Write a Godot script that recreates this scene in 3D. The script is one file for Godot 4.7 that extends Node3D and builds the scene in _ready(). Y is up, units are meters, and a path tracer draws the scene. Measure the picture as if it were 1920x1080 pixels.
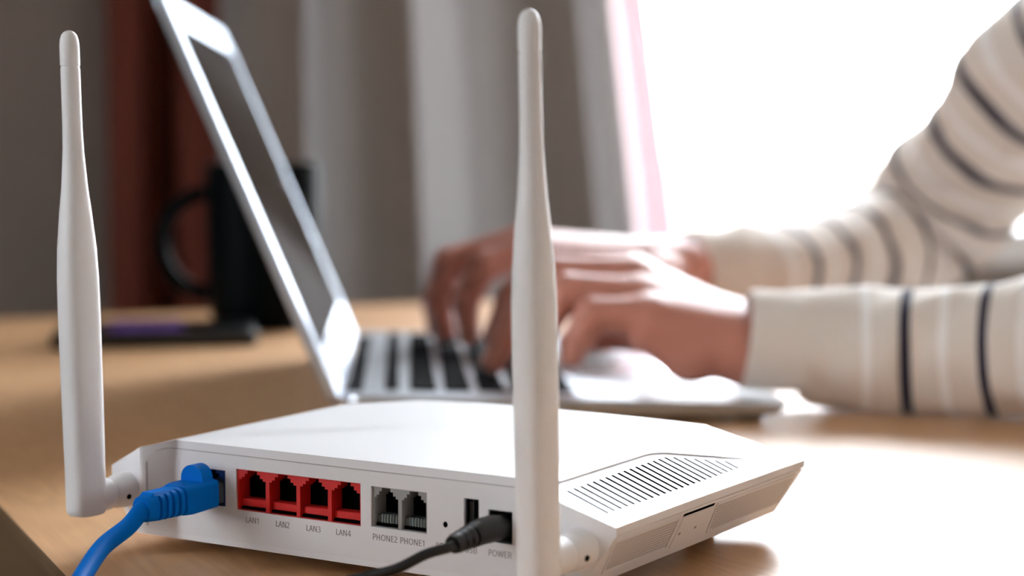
extends Node3D
# Units: metres in the world; the small things on the desk are drawn in millimetres (MB.k = 0.001).
const DESK := 0.75                      # height of the desk top
const ROOM_ANGLE := 24.5                # the desk and the room are turned against the view

var M := {}
var rng := RandomNumberGenerator.new()

func _ready() -> void:
	rng.seed = 7
	# ---------- camera
	var cam := Camera3D.new()
	cam.name = "camera"
	var at := CameraAttributesPhysical.new()
	at.frustum_focal_length = 77.8
	at.frustum_focus_distance = 0.597
	at.exposure_aperture = 7.7
	cam.attributes = at
	cam.keep_aspect = Camera3D.KEEP_HEIGHT
	cam.fov = 17.5416
	cam.near = 0.02
	cam.far = 100.0
	add_child(cam)
	cam.position = Vector3(0, DESK + 0.1382, 0)
	cam.rotation_degrees = Vector3(-4.4112, 0, 0)
	cam.current = true
	# ---------- sky (overcast daylight, no sun) and exposure
	var sm := ProceduralSkyMaterial.new()
	sm.sky_top_color = Color(0.93, 0.965, 1.0)
	sm.sky_horizon_color = Color(0.97, 0.985, 1.0)
	sm.ground_horizon_color = Color(0.93, 0.93, 0.92)
	sm.ground_bottom_color = Color(0.84, 0.83, 0.81)
	sm.sky_energy_multiplier = 1.0
	sm.ground_energy_multiplier = 0.36
	var sky := Sky.new()
	sky.sky_material = sm
	var env := Environment.new()
	env.background_mode = Environment.BG_SKY
	env.sky = sky
	env.background_energy_multiplier = 38.0
	env.tonemap_mode = Environment.TONE_MAPPER_LINEAR
	env.tonemap_exposure = 1.0
	env.sdfgi_enabled = true
	env.ssao_enabled = true
	env.ssil_enabled = true
	var we := WorldEnvironment.new()
	we.name = "world_environment"
	we.environment = env
	add_child(we)

	make_materials()
	build_room()
	build_curtains()
	build_desk()
	build_router()
	build_laptop()
	build_mug()
	build_tablet()
	build_cables()
	build_stool()
	build_person()

# =====================================================================  mesh builder
class MB:
	var v := PackedVector3Array()
	var uv := PackedVector2Array()
	var col := PackedColorArray()
	var k := 1.0
	var c := Color.WHITE
	var colored := false
	func _init(scale := 1.0) -> void:
		k = scale
	# corners run counter-clockwise seen from outside
	func tri(a: Vector3, b: Vector3, d: Vector3, ua := Vector2.ZERO, ub := Vector2.ZERO, ud := Vector2.ZERO) -> void:
		v.append(a * k); v.append(b * k); v.append(d * k)
		uv.append(ua); uv.append(ub); uv.append(ud)
		if colored:
			col.append(c); col.append(c); col.append(c)
	func quad(a: Vector3, b: Vector3, d: Vector3, e: Vector3, ua := Vector2.ZERO, ub := Vector2.RIGHT, ud := Vector2.ONE, ue := Vector2.DOWN) -> void:
		tri(a, b, d, ua, ub, ud)
		tri(a, d, e, ua, ud, ue)
	func box(lo: Vector3, hi: Vector3, b := 0.0) -> void:
		# a box whose edges and corners are chamfered by b
		var X := [lo.x, hi.x]; var Y := [lo.y, hi.y]; var Z := [lo.z, hi.z]
		var p := {}
		for i in 2:
			for j in 2:
				for l in 2:
					var o := Vector3(X[i], Y[j], Z[l])
					var s := Vector3(1 - 2 * i, 1 - 2 * j, 1 - 2 * l) * b
					p[Vector3i(i, j, l)] = [o + Vector3(0, s.y, s.z), o + Vector3(s.x, 0, s.z), o + Vector3(s.x, s.y, 0)]
		for ax in 3:
			for side in 2:
				var c4 := []
				for q in [[0, 0], [1, 0], [1, 1], [0, 1]]:
					var key := Vector3i.ZERO
					key[ax] = side; key[(ax + 1) % 3] = q[0]; key[(ax + 2) % 3] = q[1]
					c4.append(p[key][ax])
				if side == 0:
					c4.reverse()
				quad(c4[0], c4[1], c4[2], c4[3])
		if b <= 0.0:
			return
		var mid := (lo + hi) * 0.5
		for ax in 3:
			var a1 := (ax + 1) % 3
			var a2 := (ax + 2) % 3
			for q in [[0, 0], [0, 1], [1, 0], [1, 1]]:
				var k0 := Vector3i.ZERO
				k0[a1] = q[0]; k0[a2] = q[1]
				var k1 := k0
				k1[ax] = 1
				out_quad(p[k0][a1], p[k1][a1], p[k1][a2], p[k0][a2], mid)
		for key in p:
			out_tri(p[key][0], p[key][1], p[key][2], mid)
	func out_quad(a: Vector3, b: Vector3, d: Vector3, e: Vector3, mid: Vector3) -> void:
		if (b - a).cross(d - a).dot(a + d - 2.0 * mid) < 0.0:
			quad(a, e, d, b)
		else:
			quad(a, b, d, e)
	func out_tri(a: Vector3, b: Vector3, d: Vector3, mid: Vector3) -> void:
		if (b - a).cross(d - a).dot(a - mid) < 0.0:
			tri(a, d, b)
		else:
			tri(a, b, d)
	func loft(rings: Array, cap0 := true, cap1 := true, skip := []) -> void:
		var n: int = rings[0].size()
		for r in rings.size() - 1:
			for i in n:
				if i in skip:
					continue
				var j := (i + 1) % n
				quad(rings[r][i], rings[r][j], rings[r + 1][j], rings[r + 1][i],
					Vector2(float(i) / n, r), Vector2(float(i + 1) / n, r), Vector2(float(i + 1) / n, r + 1), Vector2(float(i) / n, r + 1))
		if cap0:
			cap(rings[0], true)
		if cap1:
			cap(rings[-1], false)
	func cap(ring, flip: bool) -> void:
		var m := Vector3.ZERO
		for q in ring:
			m += q
		m /= ring.size()
		for i in ring.size():
			var a: Vector3 = ring[i]
			var b: Vector3 = ring[(i + 1) % ring.size()]
			if flip:
				tri(m, b, a)
			else:
				tri(m, a, b)
	func tube(path: Array, radii: Array, seg := 16, cap0 := true, cap1 := true, flat := 1.0) -> void:
		var rings := []
		var n := path.size()
		var e1 := Vector3.ZERO
		for i in n:
			var t: Vector3 = (path[min(i + 1, n - 1)] - path[max(i - 1, 0)]).normalized()
			if i == 0:
				e1 = t.cross(Vector3.UP if absf(t.y) < 0.9 else Vector3.RIGHT).normalized()
			e1 = (e1 - t * e1.dot(t)).normalized()
			var e2 := t.cross(e1)
			var ring := []
			for q in seg:
				var a := TAU * q / seg
				ring.append(path[i] + (e1 * cos(a) + e2 * sin(a) * flat) * radii[i])
			rings.append(ring)
		loft(rings, cap0, cap1)
	func lathe(prof: Array, seg := 32, ctr := Vector3.ZERO, close := false) -> void:
		# prof: Vector2(radius, height) from bottom to top along the outside
		var rings := []
		for q in prof:
			var ring := []
			for i in seg:
				var a := -TAU * i / seg
				ring.append(ctr + Vector3(cos(a) * q.x, q.y, sin(a) * q.x))
			rings.append(ring)
		loft(rings, not close, not close)
	func prism(poly: Array, lo: float, hi: float, f: Callable) -> void:
		# poly in the plane, f(Vector2, depth) -> Vector3; any winding
		var r0 := []
		var r1 := []
		for q in poly:
			r0.append(f.call(q, lo)); r1.append(f.call(q, hi))
		var m0 := Vector3.ZERO
		for q in r0:
			m0 += q
		for q in r1:
			m0 += q
		m0 /= 2.0 * poly.size()
		var pk := PackedVector2Array(poly)
		var idx := Geometry2D.triangulate_polygon(pk)
		var dir: Vector3 = (r1[0] - r0[0])
		for i in range(0, idx.size(), 3):
			for w in 2:
				var rr = r0 if w == 0 else r1
				var d := dir * (-1.0 if w == 0 else 1.0)
				var a: Vector3 = rr[idx[i]]; var b: Vector3 = rr[idx[i + 1]]; var e: Vector3 = rr[idx[i + 2]]
				if (b - a).cross(e - a).dot(d) < 0.0:
					tri(a, e, b)
				else:
					tri(a, b, e)
		var area := 0.0
		for i in poly.size():
			area += poly[i].cross(poly[(i + 1) % poly.size()])
		var flip: bool = (r0[1] - r0[0]).cross(dir).dot(r0[1] - m0) < 0.0
		for i in poly.size():
			var j := (i + 1) % poly.size()
			if flip:
				quad(r0[j], r0[i], r1[i], r1[j])
			else:
				quad(r0[i], r0[j], r1[j], r1[i])
	func mesh(angle := 40.0) -> ArrayMesh:
		var n := v.size()
		var fn := PackedVector3Array()
		for f in n / 3:
			fn.append((v[f * 3 + 1] - v[f * 3]).cross(v[f * 3 + 2] - v[f * 3]))
		var at := {}
		var keys := []
		for i in n:
			var q := Vector3i((v[i] * 200000.0).round())
			keys.append(q)
			if not at.has(q):
				at[q] = []
			at[q].append(i / 3)
		var limit := cos(deg_to_rad(angle))
		var nn := PackedVector3Array()
		nn.resize(n)
		for i in n:
			var me := fn[i / 3]
			var mn := me.normalized()
			var s := me
			for f in at[keys[i]]:
				if f != i / 3 and fn[f].normalized().dot(mn) > limit:
					s += fn[f]
			nn[i] = s.normalized() if s.length_squared() > 1e-30 else Vector3.UP
		var ov := PackedVector3Array(); var on := PackedVector3Array(); var ou := PackedVector2Array(); var oc := PackedColorArray()
		for f in n / 3:
			for w in [0, 2, 1]:
				ov.append(v[f * 3 + w]); on.append(nn[f * 3 + w]); ou.append(uv[f * 3 + w])
				if colored:
					oc.append(col[f * 3 + w])
		var arr := []
		arr.resize(Mesh.ARRAY_MAX)
		arr[Mesh.ARRAY_VERTEX] = ov
		arr[Mesh.ARRAY_NORMAL] = on
		arr[Mesh.ARRAY_TEX_UV] = ou
		if colored:
			arr[Mesh.ARRAY_COLOR] = oc
		var am := ArrayMesh.new()
		am.add_surface_from_arrays(Mesh.PRIMITIVE_TRIANGLES, arr)
		return am

# =====================================================================  objects
func obj(called: String, m: Mesh, mat: Material, parent: Node = self, xf := Transform3D()) -> MeshInstance3D:
	var o := MeshInstance3D.new()
	o.name = numbered(called, parent)
	o.mesh = m
	o.material_override = mat
	o.transform = xf
	parent.add_child(o, true)
	return o

func numbered(called: String, parent: Node) -> String:
	if not parent.has_node(called):
		return called
	var i := 1
	while parent.has_node("%s_%03d" % [called, i]):
		i += 1
	return "%s_%03d" % [called, i]

func tag(o: Node, label: String, category: String, group := "") -> void:
	o.set_meta("label", label)
	o.set_meta("category", category)
	if group:
		o.set_meta("group", group)

func thing(called: String, label: String, category: String, xf := Transform3D(), group := "") -> Node3D:
	var o := Node3D.new()
	o.name = numbered(called, self)
	o.transform = xf
	add_child(o, true)
	tag(o, label, category, group)
	return o

func struct(called: String, m: Mesh, mat: Material, xf := Transform3D()) -> MeshInstance3D:
	var o := obj(called, m, mat, self, xf)
	o.set_meta("kind", "structure")
	return o

func T(x: float, h: float, d: float) -> Vector3:    # millimetres: right, above the desk, away from the camera
	return Vector3(x * 0.001, DESK + h * 0.001, -d * 0.001)

func room_xf(r := 0.0, y := 0.0, e := 0.0) -> Transform3D:   # local x along the back wall, z towards the camera
	var a := deg_to_rad(ROOM_ANGLE)
	var X := Vector3(cos(a), 0, -sin(a))
	var Z := Vector3(sin(a), 0, cos(a))
	return Transform3D(Basis(X, Vector3.UP, Z), X * r + Vector3.UP * y - Z * e)

# =====================================================================  materials
func mat(c: Color, rough := 0.6, metal := 0.0, called := "") -> StandardMaterial3D:
	var m := StandardMaterial3D.new()
	m.albedo_color = c
	m.roughness = rough
	m.metallic = metal
	m.resource_name = called
	return m

func noise_tex(freq: float, seed_: int, lo: Color, hi: Color, size := 512, oct := 4) -> NoiseTexture2D:
	var n := FastNoiseLite.new()
	n.seed = seed_
	n.frequency = freq
	n.noise_type = FastNoiseLite.TYPE_SIMPLEX_SMOOTH
	n.fractal_octaves = oct
	var t := NoiseTexture2D.new()
	t.width = size; t.height = size; t.seamless = true; t.noise = n
	var g := Gradient.new()
	g.set_color(0, lo); g.set_color(1, hi)
	t.color_ramp = g
	return t

func wood_tex(w: int, h: int, base: Color, dark: Color, seed_: int) -> ImageTexture:
	var n := FastNoiseLite.new(); n.seed = seed_; n.frequency = 0.011; n.fractal_octaves = 3
	var f := FastNoiseLite.new(); f.seed = seed_ + 1; f.frequency = 0.09; f.fractal_octaves = 2
	var im := Image.create(w, h, false, Image.FORMAT_RGB8)
	for y in h:
		for x in w:
			var a := n.get_noise_2d(x * 0.22, y * 1.6)
			var ring := 0.5 + 0.5 * sin(a * 26.0 + y * 0.03)
			var fine := f.get_noise_2d(x * 0.12, y * 5.0)
			im.set_pixel(x, y, base.lerp(dark, clampf(0.28 * ring + 0.32 * fine + 0.25, 0.0, 1.0)))
	return ImageTexture.create_from_image(im)

func make_materials() -> void:
	M.plastic = mat(Color(0.905, 0.9, 0.905), 0.38, 0, "white_plastic")
	M.panel = mat(Color(0.885, 0.878, 0.88), 0.5, 0, "white_plastic_matt")
	M.antenna = mat(Color(0.95, 0.945, 0.945), 0.42, 0, "antenna_plastic")
	M.print = mat(Color(0.5, 0.48, 0.47), 0.8, 0, "grey_print")
	M.seam = mat(Color(0.66, 0.64, 0.64), 0.8, 0, "seam_shade")
	M.red = mat(Color(0.79, 0.06, 0.035), 0.5, 0, "red_plastic")
	M.grey = mat(Color(0.58, 0.58, 0.57), 0.5, 0, "grey_plastic")
	M.ledge = mat(Color(0.42, 0.46, 0.45), 0.3, 0, "phone_contacts")
	M.black = mat(Color(0.025, 0.025, 0.028), 0.5, 0, "black_plastic")
	M.hole_shade = mat(Color(0.03, 0.028, 0.028), 0.9, 0, "cavity_shade")  # near-black colour stands for the shade inside openings and gaps
	M.hole_shade.metallic_specular = 0.05
	M.blue = mat(Color(0.0, 0.43, 0.80), 0.5, 0, "blue_rubber")
	M.blue.metallic_specular = 0.15
	M.bluep = mat(Color(0.02, 0.2, 0.45), 0.45, 0, "blue_port")
	M.clear = mat(Color(0.34, 0.36, 0.40), 0.15, 0, "clear_connector")
	M.metal = mat(Color(0.75, 0.75, 0.77), 0.3, 1.0, "steel")
	M.vent = mat(Color.WHITE, 0.6, 0, "perforated_plastic")
	var im := Image.create(16, 16, false, Image.FORMAT_RGB8)
	for y in 16:
		for x in 16:
			var d := Vector2((x + 0.5) - 8.0, (y + 0.5) - 8.0).length()
			im.set_pixel(x, y, Color(0.86, 0.85, 0.85).lerp(Color(0.5, 0.48, 0.47), clampf((5.5 - d) * 0.5, 0, 1)))  # darker dots paint the shade inside the perforations
	M.vent.albedo_texture = ImageTexture.create_from_image(im)
	# desk
	M.wood = mat(Color.WHITE, 0.42, 0, "oak_veneer")
	M.wood.metallic_specular = 0.7
	M.wood.albedo_texture = wood_tex(1024, 512, Color(0.85, 0.67, 0.48), Color(0.73, 0.54, 0.365), 3)
	M.woodedge = mat(Color(0.38, 0.29, 0.19), 0.5, 0, "oak_edge")
	M.leg = mat(Color(0.2, 0.17, 0.14), 0.5, 0, "dark_leg")
	# laptop
	M.alu = mat(Color(0.84, 0.86, 0.885), 0.3, 0.85, "aluminium")
	M.lid = mat(Color(0.72, 0.76, 0.81), 0.32, 0.85, "lid_aluminium")
	M.key = mat(Color(0.03, 0.03, 0.034), 0.7, 0, "key_black")
	M.key.metallic_specular = 0.08
	M.screen = mat(Color(0.03, 0.028, 0.026), 0.05, 0, "dark_screen")
	M.screen.metallic_specular = 0.18
	M.pad = mat(Color(0.78, 0.79, 0.81), 0.14, 0.85, "trackpad")
	# others
	M.mug = mat(Color(0.008, 0.018, 0.026), 0.45, 0, "black_glaze")
	M.mug.metallic_specular = 0.15
	M.tablet = mat(Color(0.02, 0.02, 0.025), 0.35, 0, "black_case")
	M.violet = mat(Color(0.42, 0.30, 0.60), 0.4, 0, "violet_surface")
	M.wall = mat(Color(0.47, 0.43, 0.40), 0.9, 0, "taupe_paint")
	M.wall2 = mat(Color(0.72, 0.66, 0.61), 0.9, 0, "cream_paint")
	M.ceil = mat(Color(0.9, 0.9, 0.88), 0.9, 0, "white_paint")
	M.floor = mat(Color.WHITE, 0.5, 0, "floor_wood")
	M.floor.albedo_texture = wood_tex(512, 256, Color(0.34, 0.24, 0.16), Color(0.22, 0.15, 0.1), 9)
	M.floor.uv1_triplanar = true
	M.floor.uv1_world_triplanar = true
	M.floor.uv1_scale = Vector3(0.6, 0.6, 0.6)
	M.frame = mat(Color(0.9, 0.9, 0.9), 0.5, 0, "window_frame")
	M.glass = mat(Color(1, 1, 1, 0.03), 0.02, 0, "window_glass")
	M.glass.transparency = BaseMaterial3D.TRANSPARENCY_ALPHA
	M.drape = mat(Color(0.49, 0.465, 0.445), 0.9, 0, "greige_cloth")
	M.drape.backlight_enabled = true
	M.drape.backlight = Color(0.58, 0.57, 0.567)
	M.sheer = mat(Color(0.97, 0.91, 0.92), 0.9, 0, "sheer_cloth")
	M.sheer.backlight_enabled = true
	M.sheer.backlight = Color(0.64, 0.615, 0.62)
	M.blind = mat(Color(0.72, 0.70, 0.67), 0.9, 0, "blind_cloth")
	M.blind.backlight_enabled = true
	M.blind.backlight = Color(0.24, 0.235, 0.23)
	M.brown = mat(Color(0.34, 0.125, 0.05), 0.85, 0, "brown_cloth")
	M.skin = mat(Color(0.76, 0.51, 0.44), 0.5, 0, "skin")
	M.nail = mat(Color(0.83, 0.62, 0.54), 0.3, 0, "nail")
	M.knit = mat(Color.WHITE, 0.9, 0, "cream_knit")
	M.knit.vertex_color_use_as_albedo = true
	M.knit.rim_enabled = true
	M.knit.rim = 0.3
	M.trouser = mat(Color(0.16, 0.18, 0.24), 0.9, 0, "dark_denim")
	M.hair = mat(Color(0.05, 0.035, 0.03), 0.6, 0, "dark_hair")
	M.eye = mat(Color(0.9, 0.9, 0.88), 0.2, 0, "eye_white")
	M.shoe = mat(Color(0.75, 0.74, 0.72), 0.6, 0, "shoe_canvas")

# =====================================================================  room
func slab(lo: Vector3, hi: Vector3) -> MB:
	var b := MB.new()
	b.box(lo, hi)
	return b

func build_room() -> void:
	var X := room_xf()
	var w := MB.new()
	# back wall around window 1 (local z = -e)
	var r0 := -1.5; var r1 := 3.4; var top := 2.7; var zb := -2.05
	var a := 0.5; var b := 3.2; var s := 0.72; var t := 2.5
	w.box(Vector3(r0 - 0.15, 0, zb - 0.15), Vector3(a, top, zb))
	w.box(Vector3(b, 0, zb - 0.15), Vector3(r1 + 0.15, top, zb))
	w.box(Vector3(a, 0, zb - 0.15), Vector3(b, s, zb))
	w.box(Vector3(a, t, zb - 0.15), Vector3(b, top, zb))
	struct("wall_back", w.mesh(), M.wall, X)
	window("window_1", Vector3(a, s, zb - 0.09), Vector3(b, t, zb - 0.04), 1.87, X)
	# left wall with unseen window 2, placed to light the port side
	var fa := -0.9; var fb := 0.7; var fs := 0.9; var ft := 2.3
	w = MB.new()
	w.box(Vector3(r0 - 0.15, 0, zb), Vector3(r0, top, fa))
	w.box(Vector3(r0 - 0.15, 0, fb), Vector3(r0, top, 2.8))
	w.box(Vector3(r0 - 0.15, 0, fa), Vector3(r0, fs, fb))
	w.box(Vector3(r0 - 0.15, ft, fa), Vector3(r0, top, fb))
	struct("wall_left", w.mesh(), M.wall2, X)
	var turn := X * Transform3D(Basis(Vector3.UP, PI / 2), Vector3(r0, 0, 0))
	window("window_2", Vector3(fa, fs, -0.09), Vector3(fb, ft, -0.04), 0.0, turn)
	var bl := thing("unseen_roller_blind", "unseen white roller blind that softens the daylight from the side window", "blind", turn)  # out of view, diffuses the daylight that reaches the port side
	var bb := MB.new()
	bb.box(Vector3(fa - 0.05, fs - 0.05, 0.004), Vector3(fb + 0.05, ft + 0.05, 0.006))
	obj("cloth", bb.mesh(), M.blind, bl)
	bb = MB.new()
	bb.tube([Vector3(fa - 0.06, ft + 0.06, 0.02), Vector3(fb + 0.06, ft + 0.06, 0.02)], [0.018, 0.018], 16)
	obj("roller", bb.mesh(), M.frame, bl)
	struct("wall_right", slab(Vector3(r1, 0, zb), Vector3(r1 + 0.15, top, 2.8)).mesh(), M.wall2, X)
	var zf := 2.8
	# wall behind the camera with unseen window 3, placed to light the sleeves
	w = MB.new()
	var ga := 1.3; var gb := 1.8; var gs := 1.2; var gt := 1.75
	w.box(Vector3(r0 - 0.15, 0, zf), Vector3(ga, top, zf + 0.15))
	w.box(Vector3(gb, 0, zf), Vector3(r1 + 0.15, top, zf + 0.15))
	w.box(Vector3(ga, 0, zf), Vector3(gb, gs, zf + 0.15))
	w.box(Vector3(ga, gt, zf), Vector3(gb, top, zf + 0.15))
	struct("wall_front", w.mesh(), M.wall2, X)
	window("window_3", Vector3(ga, gs, zf + 0.04), Vector3(gb, gt, zf + 0.09), 1.55, X)
	struct("floor", slab(Vector3(r0 - 0.15, -0.1, zb - 0.15), Vector3(r1 + 0.15, 0, zf + 0.15)).mesh(), M.floor, X)
	struct("ceiling", slab(Vector3(r0 - 0.15, top, zb - 0.15), Vector3(r1 + 0.15, top + 0.1, zf + 0.15)).mesh(), M.ceil, X)
	w = MB.new()
	w.box(Vector3(r0, 0, zb), Vector3(r1, 0.09, zb + 0.015), 0.004)
	struct("baseboard_back", w.mesh(), M.frame, X)

func window(called: String, lo: Vector3, hi: Vector3, mull: float, X: Transform3D) -> void:
	var f := MB.new()
	var g := 0.05
	f.box(lo, Vector3(lo.x + g, hi.y, hi.z), 0.004)
	f.box(Vector3(hi.x - g, lo.y, lo.z), hi, 0.004)
	f.box(Vector3(lo.x + g, lo.y, lo.z), Vector3(hi.x - g, lo.y + g, hi.z), 0.004)
	f.box(Vector3(lo.x + g, hi.y - g, lo.z), Vector3(hi.x - g, hi.y, hi.z), 0.004)
	f.box(Vector3(mull - 0.03, lo.y + g, lo.z), Vector3(mull + 0.03, hi.y - g, hi.z), 0.004)
	var o := struct(called, f.mesh(), M.frame, X)
	var zc := (lo.z + hi.z) / 2.0
	for q in [[lo.x + g, mull - 0.03], [mull + 0.03, hi.x - g]]:
		var p := MB.new()
		p.box(Vector3(q[0], lo.y + g, zc - 0.003), Vector3(q[1], hi.y - g, zc + 0.003))
		obj("pane", p.mesh(), M.glass, o)

# a hanging cloth: its plan (r, depth) is swept down the wall and flares towards the bottom
func cloth(ctrl: Array, pivot: float, flare: float, y0: float, y1: float, thick := 0.003) -> MB:
	var b := MB.new()
	var plan := spline(ctrl, 10)
	var n := plan.size() - 1
	var rows := 16
	var g := []
	for side in 2:
		var gs := []
		for j in rows + 1:
			var f := float(j) / rows
			var y := lerpf(y1, y0, f)
			var row := []
			for i in n + 1:
				var d: Vector2 = (plan[mini(i + 1, n)] - plan[maxi(i - 1, 0)]).normalized()
				var q: Vector2 = plan[i] + Vector2(-d.y, d.x) * (thick * (0.5 if side == 0 else -0.5))
				var fl := (q.x - pivot) * flare * clampf(1.05 - y, -0.5, 0.8) if q.x > pivot else 0.0
				row.append(Vector3(q.x + fl, y, q.y))
			gs.append(row)
		g.append(gs)
	for j in rows:
		for i in n:
			b.quad(g[0][j + 1][i], g[0][j + 1][i + 1], g[0][j][i + 1], g[0][j][i])
			b.quad(g[1][j + 1][i + 1], g[1][j + 1][i], g[1][j][i], g[1][j][i + 1])
		b.quad(g[1][j + 1][0], g[0][j + 1][0], g[0][j][0], g[1][j][0])
		b.quad(g[0][j + 1][n], g[1][j + 1][n], g[1][j][n], g[0][j][n])
	for i in n:
		b.quad(g[1][rows][i], g[1][rows][i + 1], g[0][rows][i + 1], g[0][rows][i])
		b.quad(g[0][0][i], g[0][0][i + 1], g[1][0][i + 1], g[1][0][i])
	return b

func plan(flat: Array) -> Array:
	var out := []
	for i in range(0, flat.size(), 2):
		out.append(Vector2(flat[i], flat[i + 1]))
	return out

func build_curtains() -> void:
	var X := room_xf(0, 0, 1.92)
	# the cloth runs forward, doubles back and runs on again: three layers in each fold, one between the folds
	var grey := plan([0.54, 0.0, 0.552, 0.03, 0.58, 0.038, 0.615, 0.03, 0.622, 0.018, 0.605, 0.010, 0.58, 0.011, 0.567, 0.009, 0.559, 0.0, 0.569, -0.012, 0.605, -0.014, 0.632, -0.008, 0.645, 0.012,
		0.660, 0.034, 0.70, 0.04, 0.735, 0.03, 0.744, 0.018, 0.725, 0.01, 0.69, 0.011, 0.674, 0.009, 0.666, 0.0, 0.676, -0.012, 0.70, -0.013, 0.73, -0.014, 0.765, -0.012, 0.797, 0.006,
		0.822, 0.034, 0.88, 0.044, 0.93, 0.032, 0.943, 0.018, 0.92, 0.01, 0.88, 0.012, 0.844, 0.010, 0.834, 0.0, 0.846, -0.012, 0.884, -0.013, 0.926, -0.014, 0.958, -0.006, 0.975, 0.018, 0.994, 0.012])
	var o := obj("curtain", cloth(grey, 0.62, 0.34, 0.03, 2.56).mesh(60), M.drape, self, X)
	tag(o, "greige curtain in deep folds beside the bright window", "curtain")
	var shp := plan([0.998, 0.0, 1.008, 0.014, 1.018, -0.012, 1.028, 0.014, 1.038, -0.012, 1.046, 0.004])
	o = obj("sheer_curtain", cloth(shp, 0.62, 0.34, 0.03, 2.56, 0.002).mesh(60), M.sheer, self, X)
	tag(o, "narrow pinkish white sheer curtain along the window edge", "curtain")
	var br := plan([0.434, 0.0, 0.448, 0.03, 0.466, 0.016, 0.478, -0.03, 0.50, -0.034, 0.515, 0.02, 0.545, 0.03, 0.575, 0.02, 0.60, -0.01, 0.61, -0.03])
	o = obj("brown_curtain", cloth(br, 2.0, 0.0, 0.03, 2.56).mesh(60), M.brown, self, room_xf(0, 0, 1.985))
	tag(o, "dark reddish brown curtain hanging behind the black mug", "curtain")
	var rod := MB.new()
	rod.tube([Vector3(0.3, 2.58, 0), Vector3(3.3, 2.58, 0)], [0.014, 0.014], 12)
	for e in [0.3, 3.3]:
		rod.lathe([Vector2(0.002, 2.555), Vector2(0.02, 2.565), Vector2(0.026, 2.58), Vector2(0.02, 2.595), Vector2(0.002, 2.605)], 12, Vector3(e, 0, 0))
	var r := thing("curtain_rod", "long dark curtain rod above the window", "rod", X)
	obj("pole", rod.mesh(), M.leg, r)
	for q in [0.34, 3.26]:
		var br2 := MB.new()
		br2.box(Vector3(q - 0.01, 2.56, -0.13), Vector3(q + 0.01, 2.59, -0.012), 0.002)
		obj("bracket", br2.mesh(), M.leg, r)

# =====================================================================  desk
func build_desk() -> void:
	var r0 := 0.1115; var r1 := 0.70; var e0 := 0.33; var e1 := 1.512
	var t := thing("desk", "light oak desk with rounded edges carrying laptop and router", "desk", room_xf(0, 0, 0))
	var b := MB.new()
	var y1 := DESK; var y0 := DESK - 0.028; var c := 0.003
	# top with rounded rim, uv along the grain
	var outline := func(i: float, y: float) -> Array:
		return [Vector3(r0 + i, y, -e0 - i), Vector3(r1 - i, y, -e0 - i), Vector3(r1 - i, y, -e1 + i), Vector3(r0 + i, y, -e1 + i)]
	b.loft([outline.call(c, y0), outline.call(0, y0 + c), outline.call(0, y1 - c), outline.call(c * 0.3, y1 - c * 0.3), outline.call(c, y1)], true, false)
	obj("edge_band", b.mesh(50), M.woodedge, t)
	b = MB.new()
	var o: Array = outline.call(c, y1)
	b.quad(o[0], o[1], o[2], o[3], Vector2(0, 0), Vector2(0, 1), Vector2(1.6, 1), Vector2(1.6, 0))
	obj("desktop", b.mesh(), M.wood, t)
	b = MB.new()
	for q in [[r0 + 0.05, r0 + 0.07], [r1 - 0.07, r1 - 0.05]]:
		b.box(Vector3(q[0], y0 - 0.06, -e1 + 0.08), Vector3(q[1], y0, -e0 - 0.08), 0.001)
	obj("apron", b.mesh(), M.leg, t)
	for q in [[r0 + 0.04, -e0 - 0.04], [r1 - 0.04, -e0 - 0.04], [r0 + 0.04, -e1 + 0.04], [r1 - 0.04, -e1 + 0.04]]:
		b = MB.new()
		b.box(Vector3(q[0] - 0.022, 0, q[1] - 0.022), Vector3(q[0] + 0.022, y0, q[1] + 0.022), 0.003)
		obj("leg", b.mesh(), M.leg, t)

# =====================================================================  router
const YB := 138.2    # millimetres from the lens height down to the desk

func router_xf() -> Transform3D:      # local x to the left along the port side, y up, z into the depth
	var a := deg_to_rad(32.0)
	var bx := Vector3(-cos(a), 0, -sin(a))
	var sz := Vector3(sin(a), 0, -cos(a))
	return Transform3D(Basis(bx, Vector3.UP, sz), T(27.31, 0, 536.11))

func vb(u: float) -> float:           # the port side bends forward at its ends
	if u < 14.0:
		return 3.5 * (14.0 - u) / 15.5
	if u > 183.5:
		return 3.5 * (u - 183.5) / 15.5
	return 0.0

const UL := -1.5
const UR := 199.0
func ytop(u: float) -> float:
	var y := 38.7
	if u < 31.0:
		y = lerpf(26.5, 38.7, (u - UL) / (31.0 - UL))
	elif u > 166.0:
		y = lerpf(38.7, 34.9, (u - 166.0) / 16.0) if u < 182.0 else lerpf(34.9, 26.5, (u - 182.0) / (UR - 182.0))
	return y
func ybot(u: float) -> float:
	var d := minf(u - UL, UR - u)
	if d < 0.5:
		return 23.1
	if d < 10.5:
		return lerpf(23.1, 7.0, (d - 0.5) / 10.0)
	if d < 15.0:
		return lerpf(7.0, 5.0, (d - 10.5) / 4.5)
	return 5.0

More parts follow.
